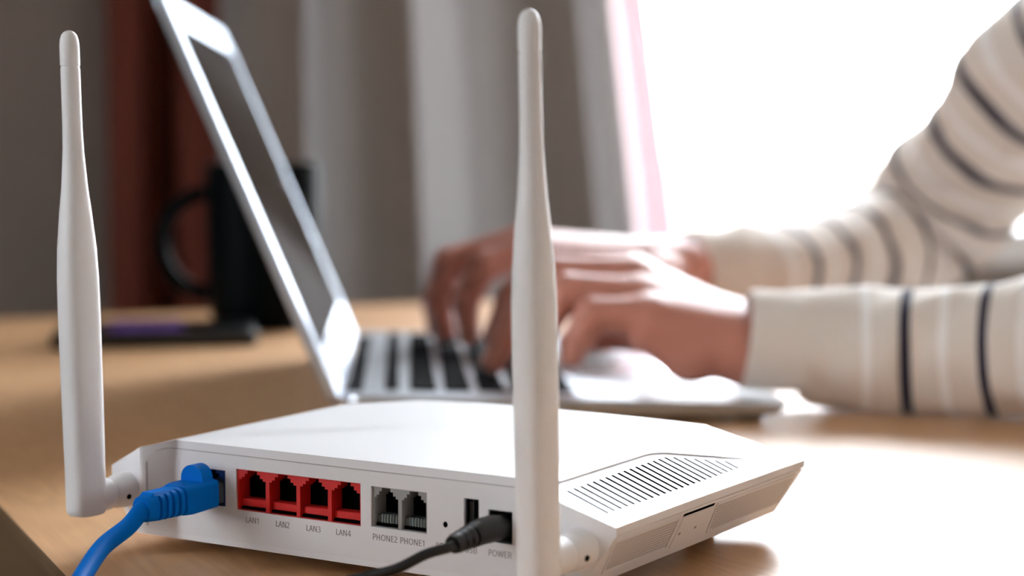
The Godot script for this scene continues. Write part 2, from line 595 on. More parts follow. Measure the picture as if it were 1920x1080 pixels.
# a wall of vertical strips facing -z with rectangular openings
func plate(b: MB, cuts: Array, lo: Callable, hi: Callable, dv: Callable, holes: Array, rim := 0.0) -> void:
	var cs := cuts.duplicate()
	for h in holes:
		cs.append(h[0]); cs.append(h[1])
	cs.sort()
	for i in cs.size() - 1:
		var a: float = cs[i]; var c: float = cs[i + 1]
		if c - a < 0.001:
			continue
		var spans := [[null, null]]
		for h in holes:
			if a >= h[0] - 0.001 and c <= h[1] + 0.001:
				spans = [[null, h[2]], [h[3], null]]
		for s in spans:
			var la: float = lo.call(a) if s[0] == null else s[0]
			var lc: float = lo.call(c) if s[0] == null else s[0]
			var ha: float = hi.call(a) if s[1] == null else s[1]
			var hc: float = hi.call(c) if s[1] == null else s[1]
			b.quad(Vector3(a, la, dv.call(a)), Vector3(a, ha, dv.call(a)), Vector3(c, hc, dv.call(c)), Vector3(c, lc, dv.call(c)))
		if rim > 0.0:
			b.quad(Vector3(a, hi.call(a), dv.call(a)), Vector3(a, hi.call(a), dv.call(a) + rim), Vector3(c, hi.call(c), dv.call(c) + rim), Vector3(c, hi.call(c), dv.call(c)))
			b.quad(Vector3(c, lo.call(c), dv.call(c)), Vector3(c, lo.call(c), dv.call(c) + rim), Vector3(a, lo.call(a), dv.call(a) + rim), Vector3(a, lo.call(a), dv.call(a)))
	if rim > 0.0:
		var a: float = cs[0]; var c: float = cs[-1]
		b.quad(Vector3(a, lo.call(a), dv.call(a)), Vector3(a, lo.call(a), dv.call(a) + rim), Vector3(a, hi.call(a), dv.call(a) + rim), Vector3(a, hi.call(a), dv.call(a)))
		b.quad(Vector3(c, hi.call(c), dv.call(c)), Vector3(c, hi.call(c), dv.call(c) + rim), Vector3(c, lo.call(c), dv.call(c) + rim), Vector3(c, lo.call(c), dv.call(c)))
	for h in holes:      # thickness of the sheet inside each opening
		var d := 1.6
		var q := [Vector2(h[0], h[2]), Vector2(h[1], h[2]), Vector2(h[1], h[3]), Vector2(h[0], h[3])]
		for i in 4:
			var p: Vector2 = q[i]; var r: Vector2 = q[(i + 1) % 4]
			b.quad(Vector3(p.x, p.y, dv.call(p.x)), Vector3(r.x, r.y, dv.call(r.x)), Vector3(r.x, r.y, dv.call(r.x) + d), Vector3(p.x, p.y, dv.call(p.x) + d))

# a jack: front face at depth v0 made of strips [ua, ub, open from, open to] and a cavity behind
func jack(b: MB, strips: Array, y0: float, y1: float, v0: float, v1: float) -> void:
	for i in strips.size():
		var s: Array = strips[i]
		var a: float = s[0]; var c: float = s[1]; var ol: float = s[2]; var oh: float = s[3]
		if oh <= ol:
			b.quad(Vector3(a, y0, v0), Vector3(a, y1, v0), Vector3(c, y1, v0), Vector3(c, y0, v0))
			continue
		if ol > y0:
			b.quad(Vector3(a, y0, v0), Vector3(a, ol, v0), Vector3(c, ol, v0), Vector3(c, y0, v0))
		if oh < y1:
			b.quad(Vector3(a, oh, v0), Vector3(a, y1, v0), Vector3(c, y1, v0), Vector3(c, oh, v0))
		b.quad(Vector3(a, ol, v0), Vector3(c, ol, v0), Vector3(c, ol, v1), Vector3(a, ol, v1))
		b.quad(Vector3(c, oh, v0), Vector3(a, oh, v0), Vector3(a, oh, v1), Vector3(c, oh, v1))
		b.quad(Vector3(a, ol, v1), Vector3(a, oh, v1), Vector3(c, oh, v1), Vector3(c, ol, v1))
	for i in strips.size() - 1:
		var s: Array = strips[i]; var n: Array = strips[i + 1]
		var u: float = s[1]
		var so: bool = s[3] > s[2]
		var no: bool = n[3] > n[2]
		if so and not no:
			b.quad(Vector3(u, s[2], v0), Vector3(u, s[3], v0), Vector3(u, s[3], v1), Vector3(u, s[2], v1))
		elif no and not so:
			b.quad(Vector3(u, n[3], v0), Vector3(u, n[2], v0), Vector3(u, n[2], v1), Vector3(u, n[3], v1))
		elif so and no and absf(s[3] - n[3]) > 0.001:
			b.quad(Vector3(u, s[3], v0), Vector3(u, n[3], v0), Vector3(u, n[3], v1), Vector3(u, s[3], v1))

func stepped(u0: float, w: float, y0: float, y1: float, wall: float) -> Array:
	var c := u0 + w / 2.0
	var n := w * 0.155
	return [[u0, u0 + wall, 0, 0], [u0 + wall, c - n * 2.25, y0 + 0.15, y1 - 3.4], [c - n * 2.25, c - n * 1.65, y0 + 0.15, y1 - 2.6], [c - n * 1.65, c - n, y0 + 0.15, y1 - 1.4], [c - n, c + n, y0 + 0.15, y1 - 0.35],
		[c + n, c + n * 1.65, y0 + 0.15, y1 - 1.4], [c + n * 1.65, c + n * 2.25, y0 + 0.15, y1 - 2.6], [c + n * 2.25, u0 + w - wall, y0 + 0.15, y1 - 3.4], [u0 + w - wall, u0 + w, 0, 0]]

func groove_u(v: float) -> float:     # the line that bounds the slotted shoulder
	if v < 70.0:
		return 23.8 + 0.005 * v
	if v > 82.0:
		return 21.9 - (v - 82.0) * 0.437
	var f := (v - 70.0) / 12.0
	return lerpf(24.15, 21.9, f * f)

func shoulder(u: float, v: float, deep: float) -> Vector3:
	var f := (u - UL) / (31.0 - 1.5 * minf(v, 125.0) / 125.0 - UL)
	return Vector3(u, lerpf(26.5, 38.7, f) - deep, v)

func build_router() -> void:
	var t := thing("wifi_router", "white router with two upright antennas and a row of red ports", "router", router_xf())
	var b := MB.new(0.001)
	# --- shell: rings of the plan from the foot to the top
	var front := [[50.0, 57.0], [97.0, 95.0], [140.0, 128.0], [175.0, 152.0]]
	var ring := func(inset: float, y: float) -> Array:
		var l := UL + inset; var r := UR - inset
		var q := [Vector3(l, y, vb(l)), Vector3(l, y, 142 - inset * 0.2)]
		for f in front:
			q.append(Vector3(f[0], y, 142.6 - inset * 0.9))
		q.append(Vector3(r, y, 137 - inset * 0.5)); q.append(Vector3(r, y, vb(r)))
		return q
	var top := [Vector3(31, 38.7, 0), Vector3(29.5, 38.7, 125), Vector3(57, 38.7, 128), Vector3(95, 38.7, 130.4), Vector3(128, 38.7, 130), Vector3(152, 38.7, 123.5), Vector3(170, 38.7, 99), Vector3(166, 38.7, 0)]
	var low := [ring.call(15.0, 5.0), ring.call(10.5, 7.0), ring.call(0.5, 23.1), ring.call(0.5, 23.5), ring.call(1.3, 23.45), ring.call(1.3, 23.95), ring.call(0.0, 23.9), ring.call(0.0, 26.5)]
	for r in low:
		r.reverse()
	var n := 8
	# reversed order: back-left, front-left, ..., front-right, back-right ; the closing side (back) is left open for the port wall
	b.loft(low, true, false, [n - 1])
	var topr := top.duplicate(); topr.reverse()
	var mid := []
	for i in n:
		mid.append((low[-1][i] as Vector3).lerp(topr[i], 0.69))
	mid[0] = Vector3(182, 34.9, 0)
	mid[1] = Vector3(182.5, 34.9, 116)
	b.loft([low[-1], mid, topr], false, true, [n - 1, n - 2])
	# --- port wall with openings
	var holes := [[31.8, 40.4, 18.2, 28.2], [43.8, 49.2, 18.0, 30.8], [62.9, 84.2, 18.1, 31.0], [88.3, 139.4, 17.7, 31.4], [144.0, 157.6, 18.1, 30.3]]
	var cuts := [UL, UL + 0.5, UL + 3, UL + 7, 9.0, 13.5, 14.0, 31.0, 166.0, 182.0, 183.5, 184.0, 188.5, UR - 7, UR - 3, UR - 0.5, UR]
	plate(b, cuts, ybot, ytop, vb, holes)
	# --- right shoulder: cover above the groove line, lowered field with 23 slots below it
	var slots := []
	for i in 23:
		var v := 11.5 + i * 4.114
		slots.append([v - 0.8, v + 0.8, minf(19.6 + 0.02 * v, groove_u(v) - 2.4)])
	var vs := [0.0, 3.5, 70.0, 73.0, 76.0, 79.0, 82.0, 125.0, 133.0, 142.0]
	for s in slots:
		vs.append(s[0]); vs.append(s[1])
	vs.sort()
	var u_lo := func(v: float) -> float: return 14.0 - v / 3.5 * 15.5 if v < 3.5 else UL
	var u_hi := func(v: float) -> float: return 31.0 - 1.5 * v / 125.0 if v <= 125.0 else lerpf(29.5, UL, (v - 125.0) / 17.0)
	var DEEP := 0.55
	for i in vs.size() - 1:
		var v0: float = vs[i]; var v1: float = vs[i + 1]
		if v1 - v0 < 0.001:
			continue
		var s = null
		for q in slots:
			if v0 >= q[0] - 0.001 and v1 <= q[1] + 0.001:
				s = q
		var g0: float = clampf(groove_u(v0), u_lo.call(v0), u_hi.call(v0)); var g1: float = clampf(groove_u(v1), u_lo.call(v1), u_hi.call(v1))
		var dp := func(u: float, v: float) -> float:
			return DEEP * clampf((u - UL) / 4.0, 0.0, 1.0) * clampf((126.0 - v) / 8.0, 0.0, 1.0) * (1.0 if v > 3.5 else 0.999)
		var field := func(ua0, ua1, ub0, ub1):
			b.quad(shoulder(ua0, v0, dp.call(ua0, v0)), shoulder(ua1, v1, dp.call(ua1, v1)), shoulder(ub1, v1, dp.call(ub1, v1)), shoulder(ub0, v0, dp.call(ub0, v0)))
		var l0: float = u_lo.call(v0); var l1: float = u_lo.call(v1)
		var m0: float = minf(maxf(l0, 2.5), g0); var m1: float = minf(maxf(l1, 2.5), g1)
		field.call(l0, l1, m0, m1)
		if s == null:
			field.call(m0, m1, g0, g1)
		else:
			field.call(m0, m1, 5.5, 5.5)
			field.call(s[2], s[2], g0, g1)
		b.quad(shoulder(g0, v0, dp.call(g0, v0)), shoulder(g1, v1, dp.call(g1, v1)), shoulder(g1, v1, 0), shoulder(g0, v0, 0))
		b.quad(shoulder(g0, v0, 0), shoulder(g1, v1, 0), shoulder(u_hi.call(v1), v1, 0), shoulder(u_hi.call(v0), v0, 0))
	obj("body", b.mesh(19), M.plastic, t)
	# the slots are troughs let into the shoulder, their shade coloured in
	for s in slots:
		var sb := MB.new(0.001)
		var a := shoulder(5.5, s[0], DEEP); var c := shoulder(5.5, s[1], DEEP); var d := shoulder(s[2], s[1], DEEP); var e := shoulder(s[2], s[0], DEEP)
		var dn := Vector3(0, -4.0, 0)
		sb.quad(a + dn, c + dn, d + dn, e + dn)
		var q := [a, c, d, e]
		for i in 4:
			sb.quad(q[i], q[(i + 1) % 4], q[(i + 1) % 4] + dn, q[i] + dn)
		obj("slot", sb.mesh(), M.hole_shade, t)
	# --- rear panel plate, a little proud, with rounded top corners
	var pb := MB.new(0.001)
	var hi := func(u: float) -> float:
		var d := minf(u - 20.0, 178.5 - u)
		var e := 35.6
		if d < 12.0:
			e -= 3.6 * pow((12.0 - d) / 12.0, 2.2)
		if d < 1.5:
			e -= 1.5 * pow((1.5 - d) / 1.5, 2.0)
		return e
	var pcuts := []
	for i in 13:
		pcuts.append(20.0 + i); pcuts.append(178.5 - i)
	for q in [0.3, 0.6, 1.5]:
		pcuts.append(20.0 + q); pcuts.append(178.5 - q)
	plate(pb, pcuts, func(u): return 7.0, hi, func(u): return -0.45, holes, 0.45)
	obj("rear_panel", pb.mesh(), M.panel, t)
	# strip coloured as the shade in the seam round the plate
	var seam := MB.new(0.001)
	for i in 2:
		var pts := []
		for q in 40:
			var u := 19.6 + q * (178.9 - 19.6) / 39.0
			pts.append(u)
		for q in 39:
			var ua: float = pts[q]; var uc: float = pts[q + 1]
			var ya: float = hi.call(clampf(ua, 20, 178.5)); var yc: float = hi.call(clampf(uc, 20, 178.5))
			if i == 0:
				seam.quad(Vector3(ua, ya - 0.1, -0.06), Vector3(ua, ya + 0.32, -0.06), Vector3(uc, yc + 0.32, -0.06), Vector3(uc, yc - 0.1, -0.06))
	seam.quad(Vector3(178.4, 8, -0.06), Vector3(178.4, hi.call(178.5), -0.06), Vector3(179.7, hi.call(178.5) - 0.6, -0.06), Vector3(179.7, 8, -0.06))
	obj("panel_seam", seam.mesh(), M.seam, t)

	# --- ports
	for i in 4:
		var jb := MB.new(0.001)
		var u0 := 88.3 + i * 12.775
		jack(jb, stepped(u0, 12.775, 17.7, 31.4, 0.75), 17.7, 31.4, 0.25, 12.0)
		var lan := obj("lan_port", jb.mesh(), M.red, t)
		jb = MB.new(0.001)
		jb.box(Vector3(u0 + 0.8, 18.9, 1.6), Vector3(u0 + 11.9, 21.3, 9.0), 0.2)
		obj("contact_ledge", jb.mesh(), M.red, lan)
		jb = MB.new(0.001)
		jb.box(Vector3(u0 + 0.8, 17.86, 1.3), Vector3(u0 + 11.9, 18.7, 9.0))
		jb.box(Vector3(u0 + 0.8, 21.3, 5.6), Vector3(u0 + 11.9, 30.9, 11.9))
		obj("socket_shade", jb.mesh(), M.hole_shade, lan)  # near-black blocks painting the shade deep in the jack
	for i in 2:
		var jb := MB.new(0.001)
		var u0 := 62.9 + i * 10.65
		jack(jb, stepped(u0, 10.65, 18.1, 31.0, 0.7), 18.1, 31.0, 0.25, 12.0)
		var ph := obj("phone_port", jb.mesh(), M.grey, t)
		jb = MB.new(0.001)
		jb.box(Vector3(u0 + 0.75, 19.3, 2.0), Vector3(u0 + 9.9, 21.8, 9.0), 0.2)
		for q in 6:
			jb.box(Vector3(u0 + 2.2 + q * 1.1, 19.3, 1.7), Vector3(u0 + 2.6 + q * 1.1, 22.1, 2.4))
		obj("contact_ledge", jb.mesh(), M.ledge, ph)
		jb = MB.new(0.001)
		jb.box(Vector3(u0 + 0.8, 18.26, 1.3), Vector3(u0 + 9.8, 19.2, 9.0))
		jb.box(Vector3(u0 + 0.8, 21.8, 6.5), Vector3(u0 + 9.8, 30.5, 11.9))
		obj("socket_shade", jb.mesh(), M.hole_shade, ph)  # phone jack interior, its shade put in as near-black blocks
	var ub := MB.new(0.001)
	jack(ub, [[43.8, 44.1, 0, 0], [44.1, 48.9, 18.3, 30.5], [48.9, 49.2, 0, 0]], 18.0, 30.8, 0.3, 11.0)
	var usb := obj("usb_port", ub.mesh(), M.metal, t)
	ub = MB.new(0.001)
	ub.box(Vector3(46.8, 19.2, 1.5), Vector3(48.4, 29.6, 10.0))
	obj("tongue", ub.mesh(), M.black, usb)
	ub = MB.new(0.001)
	ub.box(Vector3(44.12, 18.35, 9.5), Vector3(48.88, 30.4, 10.9))
	obj("socket_shade", ub.mesh(), M.hole_shade, usb)  # near-black slab for the shade at the end of the USB opening
	ub = MB.new(0.001)
	jack(ub, [[31.8, 32.3, 0, 0], [32.3, 39.9, 18.7, 27.7], [39.9, 40.4, 0, 0]], 18.2, 28.2, 0.3, 11.0)
	obj("power_socket", ub.mesh(), M.black, t)
	ub = MB.new(0.001)
	jack(ub, stepped(144.0, 13.6, 18.1, 30.3, 1.2), 18.1, 30.3, 0.25, 12.0)
	obj("wan_port", ub.mesh(), M.bluep, t)
	ub = MB.new(0.001)
	var circ := []
	for i in 14:
		circ.append(Vector2(56.0 + 0.85 * cos(TAU * i / 14), 21.8 + 0.95 * sin(TAU * i / 14)))
	ub.prism(circ, -0.47, 0.3, func(q, d): return Vector3(q.x, q.y, d))
	obj("reset_hole", ub.mesh(), M.hole_shade, t)  # near-black disc, coloured like the shade in a small hole
	# --- lettering
	for q in [["LAN1", 132.4, 14.8], ["LAN2", 119.8, 14.8], ["LAN3", 107.2, 14.8], ["LAN4", 95.2, 14.8], ["PHONE2", 78.9, 14.9], ["PHONE1", 68.3, 14.9], ["RESET", 56.2, 14.9], ["USB", 46.6, 14.9], ["POWER", 36.2, 14.9]]:
		lettering(q[0], q[1], q[2], t)
	# --- side wall: seam, clip and two perforated panels on the leaning plane
	var side := func(q: Vector2, d: float) -> Vector3:      # q.x = depth v, q.y = height
		var f := (23.1 - q.y) / 16.1
		return Vector3(UL + 0.5 + 10.0 * f - d * 0.85, q.y - d * 0.5, q.x)
	for poly in [[Vector2(6, 21.6), Vector2(46.5, 21.6), Vector2(50.2, 11.2), Vector2(10, 11.2)], [Vector2(74, 21.6), Vector2(136, 21.6), Vector2(138.0, 11.2), Vector2(80.5, 11.2)]]:
		var fr := MB.new(0.001)
		for i in 4:
			var p0: Vector2 = poly[i]; var p1: Vector2 = poly[(i + 1) % 4]
			var c: Vector2 = (poly[0] + poly[2]) / 2.0
			var o0: Vector2 = p0 + (p0 - c).sign() * 0.7; var o1: Vector2 = p1 + (p1 - c).sign() * 0.7
			fr.prism([p0, p1, o1, o0], 0.0, 0.32, side)
		obj("vent_frame", fr.mesh(), M.plastic, t)
		var pv := MB.new(0.001)
		var a: Vector3 = side.call(poly[0], 0.08); var e: Vector3 = side.call(poly[1], 0.08); var f: Vector3 = side.call(poly[2], 0.08); var g: Vector3 = side.call(poly[3], 0.08)
		var uvf := func(q: Vector2) -> Vector2: return Vector2(q.x / 1.05, q.y / 1.05)
		pv.quad(a, e, f, g, uvf.call(poly[0]), uvf.call(poly[1]), uvf.call(poly[2]), uvf.call(poly[3]))
		obj("perforated_panel", pv.mesh(), M.vent, t)
	var cl := MB.new(0.001)
	cl.prism([Vector2(50.0, 21.3), Vector2(71.5, 21.3), Vector2(76.5, 10.2), Vector2(53.5, 10.2)], 0.0, 0.3, side)
	var clip := obj("clip", cl.mesh(), M.plastic, t)
	cl = MB.new(0.001)
	cl.prism([Vector2(49.3, 22.6), Vector2(71.2, 22.6), Vector2(71.2, 21.7), Vector2(49.3, 21.7)], -0.5, 0.12, side)
	obj("clip_gap_shade", cl.mesh(), M.hole_shade, clip)  # near-black strip drawing the shaded gap above the clip
	for q in [Vector2(54.6, 15.1), Vector2(65.6, 15.3)]:
		cl = MB.new(0.001)
		cl.prism([q + Vector2(-0.8, 0), q + Vector2(0, 0.5), q + Vector2(0.8, 0), q + Vector2(0, -0.6)], 0.3, 0.36, side)
		obj("clip_mark", cl.mesh(), M.print, clip)
	# --- feet
	for q in [Vector2(28, 22), Vector2(170, 22), Vector2(28, 118), Vector2(165, 116)]:
		var fb := MB.new(0.001)
		fb.lathe([Vector2(4.5, 0.0), Vector2(5.5, 0.6), Vector2(5.5, 5.2)], 20, Vector3(q.x, 0, q.y))
		obj("foot", fb.mesh(), M.grey, t)
	# --- antennas
	antenna(t, 189.0, -19.0, 1.1)
	antenna(t, 9.3, -22.0, 1.1)

func lettering(s: String, u: float, y: float, t: Node3D) -> void:
	var tm := TextMesh.new()
	tm.text = s
	var sf := SystemFont.new()
	sf.font_names = PackedStringArray(["Droid Sans"])
	tm.font = sf
	tm.font_size = 32
	tm.pixel_size = 0.0001
	tm.depth = 0.0001
	var o := obj("lettering", tm, M.print, t, Transform3D(Basis(Vector3(-0.8, 0, 0), Vector3(0, 0.8, 0), Vector3(0, 0, -0.8)), Vector3(u, y, -0.48) * 0.001))
	o.set_meta("label", "grey lettering " + s)

func antenna(t: Node3D, u: float, v: float, tilt: float) -> void:
	var yh := 19.6           # hinge height
	# boss with ball, on the body
	var b := MB.new(0.001)
	var ax := func(d: float) -> Vector3: return Vector3(u, yh, d)
	var v0 := vb(u) + 1.0
	b.tube([ax.call(v0), ax.call(-3.5), ax.call(-5.5), ax.call(-7.6), ax.call(-8.6)], [6.0, 5.9, 5.6, 4.6, 3.0], 28)
	var boss := obj("antenna_boss", b.mesh(50), M.antenna, t)
	b = MB.new(0.001)
	b.tube([Vector3(u - 5.2, yh - 1.2, -4.6), Vector3(u - 6.0, yh - 1.4, -4.6)], [0.9, 0.9], 10)
	obj("screw_hole", b.mesh(), M.hole_shade, boss)  # dark disc in place of the shaded screw recess
	# antenna itself
	b = MB.new(0.001)
	var rings := []
	var prof := [[-5.6, 0.752], [-5.4, 0.846], [-4.6, 0.907], [-3, 0.94], [10, 0.94], [10.25, 0.926], [10.5, 0.94], [30, 0.968], [62, 0.987], [74, 0.968], [84, 0.912], [95, 0.79], [104, 0.658], [111, 0.59], [117, 0.535], [124, 0.51], [143.4, 0.5], [143.7, 0.475], [144.2, 0.475], [144.5, 0.51], [150.8, 0.505], [152.8, 0.475], [154.4, 0.4], [155.4, 0.27], [155.9, 0.1]]
	var lean := Vector3(tan(deg_to_rad(tilt)), 0, 0).rotated(Vector3.UP, deg_to_rad(32))
	for q in prof:
		var y: float = q[0]; var w: float = q[1]
		var ring := []
		for i in 40:
			var a := -TAU * i / 40
			var flat := clampf((w - 0.5) / 0.44, 0.0, 1.0)
			var A := lerpf(6.35, 5.6, flat) * w
			var B := lerpf(6.35, 7.2, flat) * w
			var ca := cos(a); var sa := sin(a)
			var ex := lerpf(1.0, 0.72, flat)
			ring.append(Vector3(u, yh + y, v) + lean * (y + 5.6) + Vector3(signf(ca) * pow(absf(ca), ex) * A, 0, signf(sa) * pow(absf(sa), ex) * B))
		rings.append(ring)
	b.loft(rings)
	var an := obj("antenna", b.mesh(35), M.antenna, t)
	b = MB.new(0.001)
	b.tube([ax.call(-5.6), ax.call(-7.5), ax.call(-9.0), ax.call(-9.6), ax.call(-11.0), ax.call(v + 3.0)], [3.0, 3.6, 5.0, 5.5, 5.6, 5.2], 28)
	obj("hinge", b.mesh(50), M.antenna, an)

# =====================================================================  laptop
func build_laptop() -> void:
	var a := deg_to_rad(-3.35)
	var wdir := Vector3(sin(a), 0, -cos(a))             # along the hinge, away from the camera
	var ddir := Vector3(cos(a), 0, sin(a))              # towards the person
	var X := Transform3D(Basis(ddir, Vector3.UP, wdir.cross(Vector3.ZERO) - wdir), T(-83, 0, 905))
	# local: x towards the person (0..222), y up, z towards the camera (0..-325 goes away)
	var t := thing("laptop", "open silver laptop with black keys under the typing hands", "laptop", X)
	var W := 325.0; var Dp := 222.0
	var htop := func(x: float) -> float: return 15.5 - 5.5 * x / Dp
	var b := MB.new(0.001)
	# base: wedge with rounded corners, rings from bottom to top
	var outline := func(inset: float, lift: float) -> Array:
		var q := []
		for c in [[Dp, -W, 0.0], [Dp, 0.0, 0.25], [0.0, 0.0, 0.5], [0.0, -W, 0.75]]:
			pass
		var rad := 11.0
		for c in [[Dp - rad, -rad, 0], [rad, -rad, 1], [rad, -W + rad, 2], [Dp - rad, -W + rad, 3]]:
			for i in 7:
				var an := deg_to_rad(0.0 + c[2] * 90.0 + i * 15.0)
				var x: float = c[0] + cos(an) * (rad - inset)
				var z: float = c[1] + sin(an) * (rad - inset)
				q.append(Vector3(x, (htop.call(x) - 9.0 * (1.0 - 0.35 * x / Dp)) * 0.0 + lift, z))
		q.reverse()
		return q
	var rb: Array = outline.call(14.0, 2.0)
	var r1: Array = outline.call(4.0, 0.0); var r2: Array = outline.call(0.6, 0.0); var r3: Array = outline.call(0.0, 0.0); var r4: Array = outline.call(0.5, 0.0); var r5: Array = outline.call(1.0, 0.0)
	for i in r1.size():
		var x: float = r3[i].x
		var hh: float = htop.call(x)
		r1[i].y = 3.4 + (hh - 8.0) * 0.12
		r2[i].y = hh - 4.2 + 1.2 * x / Dp
		r3[i].y = hh - 2.6 + 0.8 * x / Dp
		r4[i].y = hh - 0.4
		r5[i].y = hh
	b.loft([rb, r1, r2, r3, r4, r5], true, true)
	obj("base", b.mesh(30), M.alu, t)
	for q in [Vector2(18, -18), Vector2(18, -W + 18), Vector2(Dp - 18, -18), Vector2(Dp - 18, -W + 18)]:
		var fb := MB.new(0.001)
		fb.lathe([Vector2(6, 0), Vector2(7, 0.6), Vector2(7, 3.4)], 16, Vector3(q.x, 0, q.y))
		obj("foot", fb.mesh(), M.black, t)
	var slope := atan2(-5.5, Dp)
	# dark hinge strip
	b = MB.new(0.001)
	b.box(Vector3(1.5, -1.5, -W + 40), Vector3(9.5, 0.5, -18), 0.3)
	obj("hinge_strip", b.mesh(), M.key, t, Transform3D(Basis(Vector3(0, 0, 1), slope), Vector3(0, 15.4, 0) * 0.001))
	# keys: rows from the hinge to the person
	var rows := [[24.0, 7.0, 14, 1.0], [40.0, 13.2, 14, 1.5], [57.3, 13.2, 14, 1.5], [74.6, 13.2, 13, 1.8], [91.9, 13.2, 12, 2.3], [109.2, 13.2, 9, 1.0]]
	for r in rows:
		var span := 277.0
		var n: int = r[2]
		var units := []
		if n == 9:
			units = [1.0, 1.0, 1.0, 1.25, 5.0, 1.25, 1.0, 1.0, 1.0]
		else:
			for i in n:
				units.append(1.0)
			units[0] = r[3]; units[-1] = r[3] if n != 14 else 1.0
		var tot := 0.0
		for q in units:
			tot += q
		var z := -(W - span) / 2.0
		for q in units:
			var w: float = span * q / tot
			var kb := MB.new(0.001)
			kb.box(Vector3(r[0] - r[1] / 2, 0.05, z - w + 1.3), Vector3(r[0] + r[1] / 2, 1.2, z - 1.3), 0.35)
			z -= w
			obj("key", kb.mesh(), M.key, t, Transform3D(Basis(Vector3(0, 0, 1), slope), Vector3(0, 15.5, 0) * 0.001))
	b = MB.new(0.001)
	b.box(Vector3(128, -0.5, -W / 2 - 52), Vector3(203, 0.25, -W / 2 + 52), 0.2)
	obj("trackpad", b.mesh(), M.pad, t, Transform3D(Basis(Vector3(0, 0, 1), slope), Vector3(0, 15.5, 0) * 0.001))
	# lid: hinged at the back edge, leaning away from the person by 23 degrees; local y up the lid, x its face
	var L := Transform3D(Basis(Vector3(0, 0, 1), deg_to_rad(23.0)), Vector3(-1.0, 13.0, 0) * 0.001)
	var Hh := 217.0
	var lo := func(inset: float, x: float, r: float, grow: float) -> Array:
		var q := []
		for c in [[-r, Hh - r, 0], [-W + r, Hh - r, 1], [-W + 4, 4.0, 2], [-4.0, 4.0, 3]]:
			var rr: float = r if c[2] < 2 else 4.0
			for i in 6:
				var an := deg_to_rad(c[2] * 90.0 + i * 18.0)
				q.append(Vector3(x, c[1] + sin(an) * (rr - inset), c[0] + cos(an) * (rr - inset)))
		return q
	b = MB.new(0.001)
	b.loft([lo.call(1.2, -5.6, 10.0, 0), lo.call(0.3, -5.0, 10.0, 0), lo.call(0.0, -4.0, 10.0, 0), lo.call(0.0, -0.6, 10.0, 0), lo.call(0.5, 0.0, 10.0, 0)], true, true)
	var lid := obj("lid", b.mesh(35), M.lid, t, L)
	b = MB.new(0.001)
	b.box(Vector3(-0.3, 26, -W + 19), Vector3(0.12, Hh - 19, -19), 0.1)
	obj("screen", b.mesh(), M.screen, lid)

# =====================================================================  mug, tablet, stool
func build_mug() -> void:
	var t := thing("mug", "tall black ceramic mug standing behind the laptop lid", "mug", Transform3D(Basis(), T(-186, 0, 1402)))
	var b := MB.new(0.001)
	b.lathe([Vector2(34, 0), Vector2(38, 1.0), Vector2(40, 4), Vector2(42.5, 30), Vector2(43, 80), Vector2(43.5, 121), Vector2(43, 123.5), Vector2(41.5, 124), Vector2(40, 123), Vector2(39.5, 118), Vector2(38.5, 30), Vector2(36, 8), Vector2(5, 6)], 48)
	obj("body", b.mesh(40), M.mug, t)
	b = MB.new(0.001)
	var path := []
	var rad := []
	for i in 21:
		var a := PI * i / 20.0
		path.append(Vector3(-40.0 - sin(a) * 36.0, 64.0 + cos(a) * 38.0, sin(a) * 6.0))
		rad.append(6.2 - 1.0 * sin(a))
	b.tube(path, rad, 16)
	obj("handle", b.mesh(60), M.mug, t)

func build_tablet() -> void:
	var X := Transform3D(Basis(Vector3.UP, deg_to_rad(10.0)), T(-249, 0, 1304))
	var t := thing("tablet", "small dark tablet lying flat beside the black mug", "tablet", X)
	var b := MB.new(0.001)
	b.box(Vector3(-70, 0.0, -40), Vector3(68, 11.0, 46), 2.6)
	obj("case", b.mesh(), M.tablet, t)
	b = MB.new(0.001)
	b.box(Vector3(-32, 11.0, -34), Vector3(18, 12.4, 38), 0.5)  # violet area on the upper face of the slab
	var o := obj("violet_patch", b.mesh(), M.violet, t)
	o.set_meta("label", "violet patch on the upper face")

func build_stool() -> void:
	var t := thing("stool", "round wooden stool under the seated person", "stool", Transform3D(Basis(), Vector3(0.60, 0, -1.0)))
	var b := MB.new()
	b.lathe([Vector2(0.16, 0.335), Vector2(0.175, 0.342), Vector2(0.178, 0.355), Vector2(0.17, 0.365), Vector2(0.1, 0.365)], 36)
	obj("seat", b.mesh(), M.woodedge, t)
	for i in 4:
		var a := TAU * (i + 0.5) / 4
		b = MB.new()
		b.tube([Vector3(cos(a) * 0.19, 0, sin(a) * 0.19), Vector3(cos(a) * 0.12, 0.338, sin(a) * 0.12)], [0.014, 0.018], 12)
		obj("leg", b.mesh(), M.leg, t)

# =====================================================================  cables
func spline(pts: Array, per := 8) -> Array:
	var out := []
	for i in pts.size() - 1:
		var p0 = pts[max(i - 1, 0)]; var p1 = pts[i]; var p2 = pts[i + 1]; var p3 = pts[min(i + 2, pts.size() - 1)]
		for q in per:
			var f := float(q) / per
			out.append(0.5 * ((2.0 * p1) + (p2 - p0) * f + (2.0 * p0 - 5.0 * p1 + 4.0 * p2 - p3) * f * f + (3.0 * p1 - p0 - 3.0 * p2 + p3) * f * f * f))
	out.append(pts[-1])
	return out

func fill(n: int, r) -> Array:
	var a := []
	a.resize(n)
	a.fill(r)
	return a

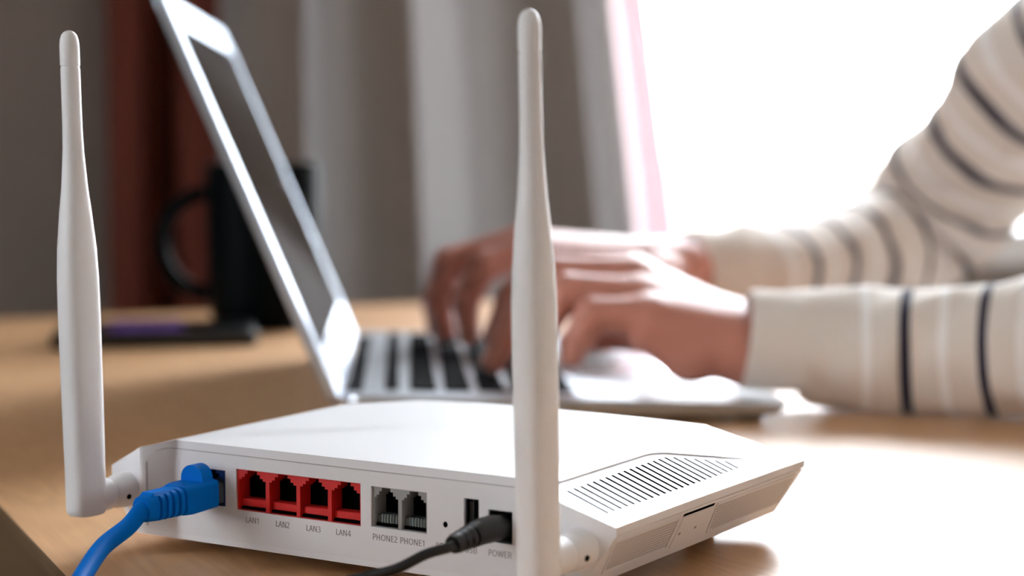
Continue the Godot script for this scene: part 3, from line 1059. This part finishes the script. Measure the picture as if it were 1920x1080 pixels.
func build_cables() -> void:
	var R := router_xf()
	# ---- blue network cable: boot, latch guard, clear connector, cord
	var t := thing("network_cable", "blue network cable plugged into the leftmost port of the router", "cable", R)
	var b := MB.new(0.001)
	var uc := 150.6; var yc := 22.9
	var sq := func(hw: float, hh: float, v: float, dy: float, p: float) -> Array:
		var q := []
		for i in 28:
			var a := -TAU * i / 28.0
			var ca := cos(a); var sa := sin(a)
			q.append(Vector3(uc + signf(ca) * pow(absf(ca), p) * hw, yc + dy + signf(sa) * pow(absf(sa), p) * hh, v))
		return q
	var rings := []
	# from the port outwards (towards -z)
	for q in [[5.6, 4.4, -2.6, 0.0, 0.28], [6.0, 4.8, -3.0, 0.0, 0.28], [6.1, 5.0, -14.5, -0.3, 0.3], [5.9, 4.9, -17.0, -0.4, 0.4]]:
		rings.append(sq.call(q[0], q[1], q[2], q[3], q[4]))
	for i in 5:
		var v := -17.8 - i * 2.7
		var f := i / 5.0
		var hw := lerpf(5.8, 4.5, f); var hh := lerpf(4.8, 4.2, f)
		rings.append(sq.call(hw, hh, v, -0.4 - 0.1 * i, 0.55))
		rings.append(sq.call(hw * 0.8, hh * 0.82, v - 0.1, -0.4 - 0.1 * i, 0.6))
		rings.append(sq.call(hw * 0.8, hh * 0.82, v - 1.1, -0.4 - 0.1 * i, 0.6))
		rings.append(sq.call(hw * 0.98, hh * 0.98, v - 1.2, -0.4 - 0.1 * i, 0.55))
	rings.append(sq.call(4.3, 4.1, -32.8, -0.9, 0.8))
	rings.append(sq.call(3.8, 3.7, -33.4, -0.9, 0.9))
	b.loft(rings)
	var boot := obj("boot", b.mesh(35), M.blue, t)
	b = MB.new(0.001)
	# solid web along the sides of the ribs
	b.box(Vector3(uc - 3.2, yc - 4.6, -31.5), Vector3(uc + 3.2, yc + 4.2, -16.0), 1.0)
	obj("boot_web", b.mesh(), M.blue, boot)
	b = MB.new(0.001)
	var dome := []
	for i in 15:
		var a := PI * i / 14.0
		dome.append(Vector2(uc + 4.7 * cos(a), yc + 5.6 + 4.4 * sin(a)))
	dome.append(Vector2(uc - 4.7, yc + 3.5)); dome.append(Vector2(uc + 4.7, yc + 3.5))
	b.prism(dome, -9.5, -4.5, func(q, d): return Vector3(q.x, q.y, d))
	obj("latch_guard", b.mesh(30), M.blue, boot)
	b = MB.new(0.001)
	b.box(Vector3(uc - 5.3, yc - 3.6, -3.2), Vector3(uc + 5.3, yc + 3.2, 8.0), 0.3)
	obj("connector", b.mesh(), M.clear, t)
	var inv := R.affine_inverse()
	var pts := [Vector3(uc, yc - 0.9, -30.5), Vector3(uc, yc - 1.3, -33.5)]
	for q in [[-121.2, 138.2 - 120.4, 582.0], [-126.2, 138.2 - 123.9, 572.0], [-128.1, 138.2 - 126.6, 564.0], [-129.2, 138.2 - 129.6, 554.0], [-130.5, 4.4, 534.0], [-136.0, 1.0, 515.0], [-150.0, -18.0, 490.0], [-160.0, -70.0, 475.0], [-165.0, -160.0, 470.0], [-168.0, -400.0, 468.0], [-190.0, -715.0, 460.0], [-260.0, -746.6, 440.0], [-420.0, -746.6, 420.0]]:
		pts.append(inv * T(q[0], q[1], q[2]) * 1000.0)
	b = MB.new(0.001)
	var path := spline(pts, 10)
	b.tube(path, fill(path.size(), 2.9), 18)
	obj("cord", b.mesh(60), M.blue, t)

	# ---- black power lead
	t = thing("power_cable", "thin black power lead plugged into the socket beside the right antenna", "cable", R)
	uc = 36.1; yc = 24.1
	b = MB.new(0.001)
	var cp := [Vector3(uc, yc - 0.9, 6.0), Vector3(uc, yc - 0.9, 0.0), Vector3(uc, yc - 0.6, -4.0), Vector3(uc, yc - 0.4, -10.0), Vector3(uc, yc - 0.6, -14.0), Vector3(uc, yc - 0.8, -16.0)]
	var cr := [3.5, 3.6, 4.1, 4.0, 3.8, 3.6]
	for i in 3:
		var v := -16.4 - i * 2.9
		var r := 3.5 - i * 0.22
		for q in [[0.0, r], [-0.15, r * 0.78], [-1.0, r * 0.78], [-1.15, r], [-2.6, r * 0.97]]:
			cp.append(Vector3(uc, yc - 0.9 - i * 0.25, v + q[0])); cr.append(q[1])
	cp.append(Vector3(uc, yc - 1.7, -26.0)); cr.append(2.7)
	b.tube(cp, cr, 24)
	obj("plug", b.mesh(35), M.black, t)
	pts = [Vector3(uc, yc - 1.6, -24.0), Vector3(uc, yc - 2.0, -28.5)]
	for q in [[-25.0, 138.2 - 118.1, 531.0], [-33.5, 138.2 - 122.3, 531.0], [-43.0, 138.2 - 125.1, 533.0], [-54.0, 138.2 - 128.1, 533.0], [-72.0, 5.0, 525.0], [-92.0, 2.6, 508.0], [-116.0, 2.6, 480.0], [-132.0, 1.5, 455.0], [-144.0, -14.0, 430.0], [-150.0, -80.0, 420.0], [-150.0, -400.0, 415.0], [-160.0, -715.0, 410.0], [-220.0, -748.0, 390.0], [-400.0, -748.0, 330.0]]:
		pts.append(inv * T(q[0], q[1], q[2]) * 1000.0)
	b = MB.new(0.001)
	path = spline(pts, 10)
	var rr := []
	for i in path.size():
		rr.append(1.55)
	b.tube(path, rr, 14)
	obj("cord", b.mesh(60), M.black, t)

# =====================================================================  person
# distance field of tapered bones on a grid, meshed as surface nets
class Field:
	var lo: Vector3
	var c: float
	var n: Vector3i
	var d := PackedFloat32Array()
	func _init(a: Vector3, b: Vector3, cell: float) -> void:
		lo = a; c = cell
		n = Vector3i(((b - a) / cell).ceil()) + Vector3i(2, 2, 2)
		d.resize(n.x * n.y * n.z)
		d.fill(1.0)
	func bone(a: Vector3, b: Vector3, ra: float, rb: float, k: float) -> void:
		var m := maxf(ra, rb) + k + c * 2.0
		var p0 := Vector3i(((a.min(b) - Vector3(m, m, m) - lo) / c).floor()).clamp(Vector3i.ZERO, n - Vector3i.ONE)
		var p1 := Vector3i(((a.max(b) + Vector3(m, m, m) - lo) / c).ceil()).clamp(Vector3i.ZERO, n - Vector3i.ONE)
		var ab := b - a
		var l2 := maxf(ab.length_squared(), 1e-12)
		for z in range(p0.z, p1.z + 1):
			for y in range(p0.y, p1.y + 1):
				var i := (z * n.y + y) * n.x + p0.x
				var p := lo + Vector3(p0.x, y, z) * c
				for x in range(p0.x, p1.x + 1):
					var ap := p - a
					var h := clampf(ap.dot(ab) / l2, 0.0, 1.0)
					var s := (ap - ab * h).length() - ra + (ra - rb) * h
					var o := d[i]
					var e := k - absf(o - s)
					d[i] = minf(o, s) - (e * e / (4.0 * k) if e > 0.0 else 0.0)
					p.x += c
					i += 1
	func nets(v: PackedVector3Array, nr: PackedVector3Array, idx: PackedInt32Array) -> void:
		var ids := {}
		var off := [0, 1, n.x, n.x + 1, n.x * n.y, n.x * n.y + 1, n.x * n.y + n.x, n.x * n.y + n.x + 1]
		var cor := [Vector3(0, 0, 0), Vector3(1, 0, 0), Vector3(0, 1, 0), Vector3(1, 1, 0), Vector3(0, 0, 1), Vector3(1, 0, 1), Vector3(0, 1, 1), Vector3(1, 1, 1)]
		var edges := [[0, 1], [2, 3], [4, 5], [6, 7], [0, 2], [1, 3], [4, 6], [5, 7], [0, 4], [1, 5], [2, 6], [3, 7]]
		for z in n.z - 1:
			for y in n.y - 1:
				for x in n.x - 1:
					var i := (z * n.y + y) * n.x + x
					var d0 := d[i]
					if d0 > c * 2.0 or d0 < -c * 2.0:
						continue
					var s := 0
					for q in 8:
						if d[i + off[q]] < 0.0:
							s += 1
					if s == 0 or s == 8:
						continue
					var p := Vector3.ZERO
					var m := 0
					for e in edges:
						var a := d[i + off[e[0]]]; var b := d[i + off[e[1]]]
						if (a < 0.0) != (b < 0.0):
							p += cor[e[0]].lerp(cor[e[1]], a / (a - b))
							m += 1
					p /= m
					var g := Vector3(d[i + off[1]] + d[i + off[3]] + d[i + off[5]] + d[i + off[7]] - d[i] - d[i + off[2]] - d[i + off[4]] - d[i + off[6]],
						d[i + off[2]] + d[i + off[3]] + d[i + off[6]] + d[i + off[7]] - d[i] - d[i + off[1]] - d[i + off[4]] - d[i + off[5]],
						d[i + off[4]] + d[i + off[5]] + d[i + off[6]] + d[i + off[7]] - d[i] - d[i + off[1]] - d[i + off[2]] - d[i + off[3]])
					ids[i] = v.size()
					v.append(lo + (Vector3(x, y, z) + p) * c)
					nr.append(g.normalized())
		var st := [1, n.x, n.x * n.y]
		for i in ids:
			for ax in 3:
				var j: int = i + st[ax]
				if j >= d.size() or (d[i] < 0.0) == (d[j] < 0.0):
					continue
				var u: int = st[(ax + 1) % 3]; var w: int = st[(ax + 2) % 3]
				if not (ids.has(i - u) and ids.has(i - w) and ids.has(i - u - w)):
					continue
				var q := [ids[i], ids[i - u], ids[i - u - w], ids[i - w]]
				# clockwise fronts
				if d[i] < 0.0:
					idx.append_array(PackedInt32Array([q[0], q[2], q[1], q[0], q[3], q[2]]))
				else:
					idx.append_array(PackedInt32Array([q[0], q[1], q[2], q[0], q[2], q[3]]))

func skin_mesh(fields: Array, colour = null) -> ArrayMesh:
	var v := PackedVector3Array(); var nr := PackedVector3Array(); var idx := PackedInt32Array()
	for f in fields:
		f.nets(v, nr, idx)
	var arr := []
	arr.resize(Mesh.ARRAY_MAX)
	arr[Mesh.ARRAY_VERTEX] = v; arr[Mesh.ARRAY_NORMAL] = nr; arr[Mesh.ARRAY_INDEX] = idx
	if colour != null:
		var cs := PackedColorArray()
		for p in v:
			cs.append(colour.call(p))
		arr[Mesh.ARRAY_COLOR] = cs
	var am := ArrayMesh.new()
	am.add_surface_from_arrays(Mesh.PRIMITIVE_TRIANGLES, arr)
	return am

const CREAM := Color(0.76, 0.675, 0.60)      # linear
const NAVY := Color(0.012, 0.014, 0.035)
const PALE := Color(0.90, 0.86, 0.83)

func stripe(s: float) -> Color:      # s: millimetres from the cuff
	var q := fposmod(s - 84.0, 44.0)
	if s > 70.0 and absf(q - 22.0) > 22.0 - 3.2:
		return NAVY
	if s > 45.0 and absf(q - 22.0) < 3.0:
		return PALE
	return CREAM

func sleeve(pts: Array, radii: Array, seed_: int, squash: float) -> MB:
	var b := MB.new(0.001)
	b.colored = true
	var path := spline(pts, 60)
	var n := path.size()
	var noise := FastNoiseLite.new(); noise.seed = seed_; noise.frequency = 0.022; noise.fractal_octaves = 2
	# resample every 1.5 mm
	var P := []; var S := []; var Rr := []
	var s := 0.0
	var last: Vector3 = path[0]
	var nexts := 0.0
	for i in n:
		if i > 0:
			s += (path[i] - last).length()
			last = path[i]
		if s >= nexts:
			var f := float(i) / 60.0
			var k := int(minf(f, radii.size() - 1.001))
			P.append(path[i]); S.append(s); Rr.append(lerpf(radii[k], radii[k + 1], f - k))
			nexts = s + 1.5
	var rings := []
	var e1 := Vector3.ZERO
	var seg := 56
	var build := func(i: int, inset: float) -> Array:
		var t: Vector3 = (P[min(i + 2, P.size() - 1)] - P[max(i - 2, 0)]).normalized()
		var up := (Vector3.UP - t * t.y).normalized()
		var sd := t.cross(up)
		var ring := []
		for q in seg:
			var a := TAU * q / seg
			var dir := up * cos(a) + sd * sin(a)
			var w := noise.get_noise_3d(S[i] * 1.0 + 30.0 * sin(a), cos(a) * 22.0, sin(a) * 22.0) * (5.0 + 4.0 * clampf((S[i] - 130.0) / 60.0, 0.0, 1.0)) * clampf(S[i] / 40.0, 0.25, 1.0)
			var rad: float = Rr[i] + w - inset
			var pt: Vector3 = P[i] + (up * cos(a) * squash + sd * sin(a)) * rad
			pt.y = maxf(pt.y, 12.0 if pt.x < 150.0 else 0.6)      # cloth rests on what carries it
			ring.append(pt)
		return ring
	for i in P.size():
		rings.append(build.call(i, 0.0))
	for i in P.size() - 1:
		b.c = stripe(S[i])
		b.loft([rings[i], rings[i + 1]], false, false)
	# turned-in cuff
	b.c = CREAM
	var inner: Array = build.call(0, 2.5)
	b.loft([build.call(6, 3.0), inner, rings[0]], false, false)
	return b

func P3(px: Array) -> Vector3:       # [x, height above desk, depth] in millimetres
	return T(px[0], px[1], px[2])

func hand(f: Field, J: Dictionary) -> void:
	# palm
	var w: Vector3 = P3(J.wrist); var wa: Vector3 = P3(J.wrist2)
	f.bone(P3(J.arm), w, 0.018, 0.0175, 0.010)
	f.bone(P3(J.arm2), wa, 0.018, 0.0175, 0.010)
	var rad := [0.0105, 0.0112, 0.0115, 0.0112]
	for i in 4:
		var m := P3(J.mcp[i])
		var root := w.lerp(wa, [0.0, 0.3, 0.65, 1.0][i])
		f.bone(root, m - Vector3(0, 0.002, 0), 0.0155, 0.0125, 0.010)
		f.bone(root.lerp(m, 0.15) - Vector3(0, 0.001, 0), root.lerp(m, 0.6) - Vector3(0, 0.013, 0), 0.0145, 0.0125, 0.008)
		f.bone(root.lerp(m, 0.6) - Vector3(0, 0.013, 0), m - Vector3(0, 0.009, 0), 0.0125, 0.0095, 0.008)
	# thumb
	var th: Array = J.thumb
	f.bone(wa.lerp(w, 0.3), P3(th[0]), 0.014, 0.0145, 0.010)
	f.bone(P3(th[0]), P3(th[1]), 0.0135, 0.0105, 0.006)
	f.bone(P3(th[1]), P3(th[2]), 0.0102, 0.009, 0.003)
	f.bone(P3(th[2]), P3(th[3]), 0.0092, 0.0068, 0.003)
	# fingers: knuckle, middle joint, end joint, tip
	for i in 4:
		var q: Array = J.fingers[i]
		var r: float = rad[i]
		var m := P3(J.mcp[i])
		f.bone(m, P3(q[0]), r, r * 0.86, 0.0035)
		f.bone(P3(q[0]), P3(q[1]), r * 0.88, r * 0.76, 0.0025)
		f.bone(P3(q[1]), P3(q[2]), r * 0.77, r * 0.62, 0.002)

func nail(t: Node3D, a: Array, b: Array, r: float) -> void:
	var p0 := P3(a); var p1 := P3(b)
	var d := (p1 - p0).normalized()
	var up := (Vector3.UP - d * d.y).normalized()
	if up.dot(Vector3(-1, 0.4, 0)) < 0.0:
		up = -up
	var sd := d.cross(up).normalized()
	var m := MB.new()
	var rings := []
	for j in 4:
		var ring := []
		var s: float = [-0.007, -0.004, 0.001, 0.0045][j]
		for i in 9:
			var an := deg_to_rad(lerpf(-48, 48, i / 8.0))
			ring.append(p1 + d * s + (up * cos(an) + sd * sin(an)) * (r + 0.0004 + (0.0 if j > 0 else -0.0006)))
		rings.append(ring)
	for j in 3:
		for i in 8:
			m.quad(rings[j][i], rings[j][i + 1], rings[j + 1][i + 1], rings[j + 1][i])
	obj("fingernail", m.mesh(60), M.nail, t)

func build_person() -> void:
	var t := thing("person", "person in a cream and navy striped sweater typing on the laptop", "person")
	# [x, height above the desk, distance] of every joint
	var L := {
		"arm": [172, 33, 961], "arm2": [172, 35, 972], "wrist": [124, 31, 964], "wrist2": [124, 34, 984],
		"mcp": [[70, 50, 955], [66, 58, 972], [64, 67, 990], [64, 69, 1009]],
		"fingers": [[[41, 51, 950], [34.5, 39, 952], [31, 29.5, 955]], [[28, 62, 965], [14, 41, 965], [9, 23.5, 967]], [[22, 69, 985], [1, 45, 985], [-9.5, 23, 985]], [[22, 74, 1010], [0, 55, 1015], [-9, 33, 1020]]],
		"thumb": [[100, 33, 1003], [72, 33, 1030], [50, 31, 1045], [32, 26, 1050]]}
	var R := {
		"arm": [158, 57, 1212], "arm2": [154, 57, 1202], "wrist": [112, 58, 1176], "wrist2": [106, 59, 1156],
		"mcp": [[8, 69, 1192], [5, 75, 1172], [6, 77, 1152], [12, 73, 1132]],
		"fingers": [[[-30, 62, 1187], [-38, 42, 1187], [-40, 24, 1187]], [[-39, 64, 1166], [-48, 40, 1162], [-46, 24, 1160]], [[-39, 65, 1143], [-46, 41, 1140], [-41, 24, 1140]], [[-16, 65, 1120], [-28, 43, 1118], [-26, 24, 1120]]],
		"thumb": [[90, 56, 1130], [50, 52, 1102], [22, 47, 1087], [2, 38, 1080]]}
	# sleeve centre lines [x, height above the desk, -depth] and radii, cuff to shoulder
	var left_arm := [Vector3(121, 36, -967), Vector3(158, 32, -966), Vector3(205, 32.5, -958), Vector3(255, 35, -938), Vector3(310, 40, -906), Vector3(358, 56, -874), Vector3(400, 110, -850), Vector3(440, 180, -836), Vector3(480, 250, -826), Vector3(505, 280, -832)]
	var left_rad := [27.5, 31.0, 34.0, 36.0, 39.0, 45.0, 49.0, 52.0, 57.0, 50.0]
	var right_arm := [Vector3(108, 57, -1168), Vector3(160, 56, -1208), Vector3(200, 56, -1250), Vector3(245, 57, -1300), Vector3(285, 66, -1340), Vector3(310, 98, -1336), Vector3(335, 145, -1300), Vector3(372, 200, -1250), Vector3(440, 258, -1195), Vector3(490, 283, -1160)]
	var right_rad := [27.0, 30.0, 34.0, 40.0, 46.0, 49.0, 49.0, 52.0, 57.0, 50.0]
	var fl := Field.new(Vector3(-0.028, DESK + 0.005, -1.070), Vector3(0.170, DESK + 0.095, -0.915), 0.0026)
	hand(fl, L)
	var fr := Field.new(Vector3(-0.066, DESK + 0.005, -1.262), Vector3(0.178, DESK + 0.10, -1.058), 0.0026)
	hand(fr, R)
	# rest of the body, coarser: torso, neck, head, arms inside the sleeves, legs
	var B := Field.new(Vector3(-0.05, 0.02, -1.45), Vector3(0.80, 1.15, -0.68), 0.014)
	var pel := Vector3(0.60, 0.53, -1.0); var chest := Vector3(0.56, 0.92, -0.99)
	var nk := Vector3(0.545, 1.10, -0.985)
	B.bone(pel, Vector3(0.585, 0.72, -1.0), 0.125, 0.11, 0.05)
	B.bone(pel + Vector3(0, 0, 0.06), pel + Vector3(0, 0, -0.06), 0.12, 0.12, 0.05)
	B.bone(Vector3(0.585, 0.72, -1.0), chest, 0.11, 0.11, 0.05)
	B.bone(chest + Vector3(0, 0, 0.07), chest + Vector3(0, 0, -0.07), 0.10, 0.10, 0.05)
	var shl := T(500, 275, 830); var shr := T(490, 275, 1165)
	B.bone(shl, shr, 0.05, 0.05, 0.06)
	B.bone(chest, nk - Vector3(0, 0.04, 0), 0.08, 0.052, 0.05)
	B.bone(nk - Vector3(0, 0.04, 0), nk + Vector3(-0.008, 0.03, 0), 0.05, 0.048, 0.03)
	for q in [[left_arm, left_rad], [right_arm, right_rad]]:
		for i in range(2, 9):
			var up := Vector3(0, DESK, 0)
			B.bone(q[0][i] * 0.001 + up, q[0][i + 1] * 0.001 + up, q[1][i] * 0.00068, q[1][i + 1] * 0.00068, 0.012)
	for s in [-1, 1]:
		var hip := pel + Vector3(-0.02, -0.01, s * 0.09)
		var kn := Vector3(0.18, 0.53, -1.0 + s * 0.10); var ank := Vector3(0.19, 0.09, -1.0 + s * 0.10)
		B.bone(hip, kn, 0.08, 0.055, 0.03)
		B.bone(kn, ank, 0.055, 0.036, 0.02)
		B.bone(ank - Vector3(-0.02, 0.035, 0), ank + Vector3(-0.14, -0.055, 0), 0.03, 0.022, 0.02)
	# head looks down at the screen
	var H := Field.new(Vector3(0.37, 1.04, -1.10), Vector3(0.65, 1.38, -0.87), 0.005)
	var hc := Vector3(0.515, 1.245, -0.985)
	H.bone(nk - Vector3(0, 0.05, 0), hc + Vector3(0.02, -0.05, 0), 0.05, 0.052, 0.02)
	H.bone(hc + Vector3(0.022, 0.025, 0), hc + Vector3(-0.02, 0.02, 0), 0.084, 0.074, 0.03)
	H.bone(hc + Vector3(-0.03, -0.03, 0), hc + Vector3(-0.042, -0.085, 0), 0.056, 0.03, 0.03)
	H.bone(hc + Vector3(-0.0, -0.05, 0.035), hc + Vector3(-0.04, -0.085, 0.008), 0.022, 0.02, 0.02)
	H.bone(hc + Vector3(-0.0, -0.05, -0.035), hc + Vector3(-0.04, -0.085, -0.008), 0.022, 0.02, 0.02)
	H.bone(hc + Vector3(-0.086, 0.0, 0), hc + Vector3(-0.104, -0.036, 0), 0.009, 0.012, 0.01)
	H.bone(hc + Vector3(-0.085, 0.022, 0.035), hc + Vector3(-0.09, 0.022, -0.035), 0.008, 0.008, 0.01)
	H.bone(hc + Vector3(-0.079, -0.062, 0.018), hc + Vector3(-0.079, -0.062, -0.018), 0.008, 0.008, 0.006)
	H.bone(hc + Vector3(-0.075, -0.074, 0.015), hc + Vector3(-0.075, -0.074, -0.015), 0.008, 0.008, 0.006)
	for s in [-1, 1]:
		H.bone(hc + Vector3(0.012, 0.012, s * 0.078), hc + Vector3(0.008, -0.03, s * 0.077), 0.011, 0.007, 0.006)
	obj("body", skin_mesh([fl, fr, B, H]), M.skin, t)
	for s in [-1, 1]:
		var eb := MB.new()
		eb.lathe([Vector2(0.001, -0.011), Vector2(0.008, -0.008), Vector2(0.0115, 0.0), Vector2(0.008, 0.008), Vector2(0.001, 0.011)], 16, hc + Vector3(-0.077, 0.002, s * 0.031))
		var eye := obj("eye", eb.mesh(80), M.eye, t)
		eb = MB.new()
		eb.lathe([Vector2(0.0005, -0.0052), Vector2(0.004, -0.003), Vector2(0.0052, 0.0), Vector2(0.004, 0.003), Vector2(0.0005, 0.0052)], 14, hc + Vector3(-0.0842, 0.0, s * 0.031))
		obj("iris", eb.mesh(80), M.hair, eye)
	var hf := Field.new(Vector3(0.39, 1.10, -1.12), Vector3(0.69, 1.40, -0.85), 0.007)
	hf.bone(hc + Vector3(0.03, 0.04, 0), hc + Vector3(-0.01, 0.05, 0), 0.091, 0.076, 0.03)
	hf.bone(hc + Vector3(0.05, 0.0, 0), hc + Vector3(0.055, -0.07, 0), 0.075, 0.05, 0.03)
	obj("hair", skin_mesh([hf]), M.hair, t)
	for i in 4:
		nail(t, L.fingers[i][1], L.fingers[i][2], [0.0065, 0.0069, 0.0071, 0.0069][i])
		nail(t, R.fingers[i][1], R.fingers[i][2], [0.0065, 0.0069, 0.0071, 0.0069][i])
	# sweater: torso and two sleeves
	var sw := Field.new(Vector3(0.36, 0.38, -1.30), Vector3(0.80, 1.14, -0.70), 0.008)
	sw.bone(pel + Vector3(0, 0.0, 0.06), pel + Vector3(0, 0.0, -0.06), 0.135, 0.135, 0.05)
	sw.bone(pel, Vector3(0.585, 0.72, -1.0), 0.135, 0.126, 0.05)
	sw.bone(Vector3(0.585, 0.72, -1.0), chest, 0.126, 0.126, 0.05)
	sw.bone(chest + Vector3(0, 0, 0.07), chest + Vector3(0, 0, -0.07), 0.114, 0.114, 0.05)
	sw.bone(shl, shr, 0.064, 0.064, 0.06)
	sw.bone(chest, nk - Vector3(0, 0.05, 0), 0.09, 0.064, 0.05)
	obj("sweater", skin_mesh([sw], func(p): return stripe(84.0 + (1.2 - p.y) * 1000.0)), M.knit, t)
	var sl := sleeve(left_arm, left_rad, 5, 0.98)
	obj("sleeve", sl.mesh(80), M.knit, t, Transform3D(Basis(), Vector3(0, DESK, 0)))
	var sr := sleeve(right_arm, right_rad, 8, 1.0)
	obj("sleeve", sr.mesh(80), M.knit, t, Transform3D(Basis(), Vector3(0, DESK, 0)))
	# trousers and shoes
	var tr := Field.new(Vector3(-0.02, 0.04, -1.28), Vector3(0.80, 0.70, -0.72), 0.014)
	tr.bone(pel + Vector3(0, 0, 0.06), pel + Vector3(0, 0, -0.06), 0.126, 0.126, 0.05)
	for s in [-1, 1]:
		var hip := pel + Vector3(-0.02, -0.01, s * 0.09)
		var kn := Vector3(0.18, 0.53, -1.0 + s * 0.10); var ank := Vector3(0.19, 0.11, -1.0 + s * 0.10)
		tr.bone(hip, kn, 0.09, 0.066, 0.03)
		tr.bone(kn, ank, 0.066, 0.055, 0.02)
	obj("trousers", skin_mesh([tr]), M.trouser, t)
	for s in [-1, 1]:
		var sh := Field.new(Vector3(-0.02, -0.01, -1.0 + s * 0.10 - 0.07), Vector3(0.28, 0.14, -1.0 + s * 0.10 + 0.07), 0.008)
		var z: float = -1.0 + s * 0.10
		sh.bone(Vector3(0.205, 0.042, z), Vector3(0.05, 0.036, z), 0.042, 0.036, 0.02)
		sh.bone(Vector3(0.2, 0.05, z), Vector3(0.195, 0.09, z), 0.042, 0.042, 0.02)
		obj("shoe", skin_mesh([sh]), M.shoe, t)
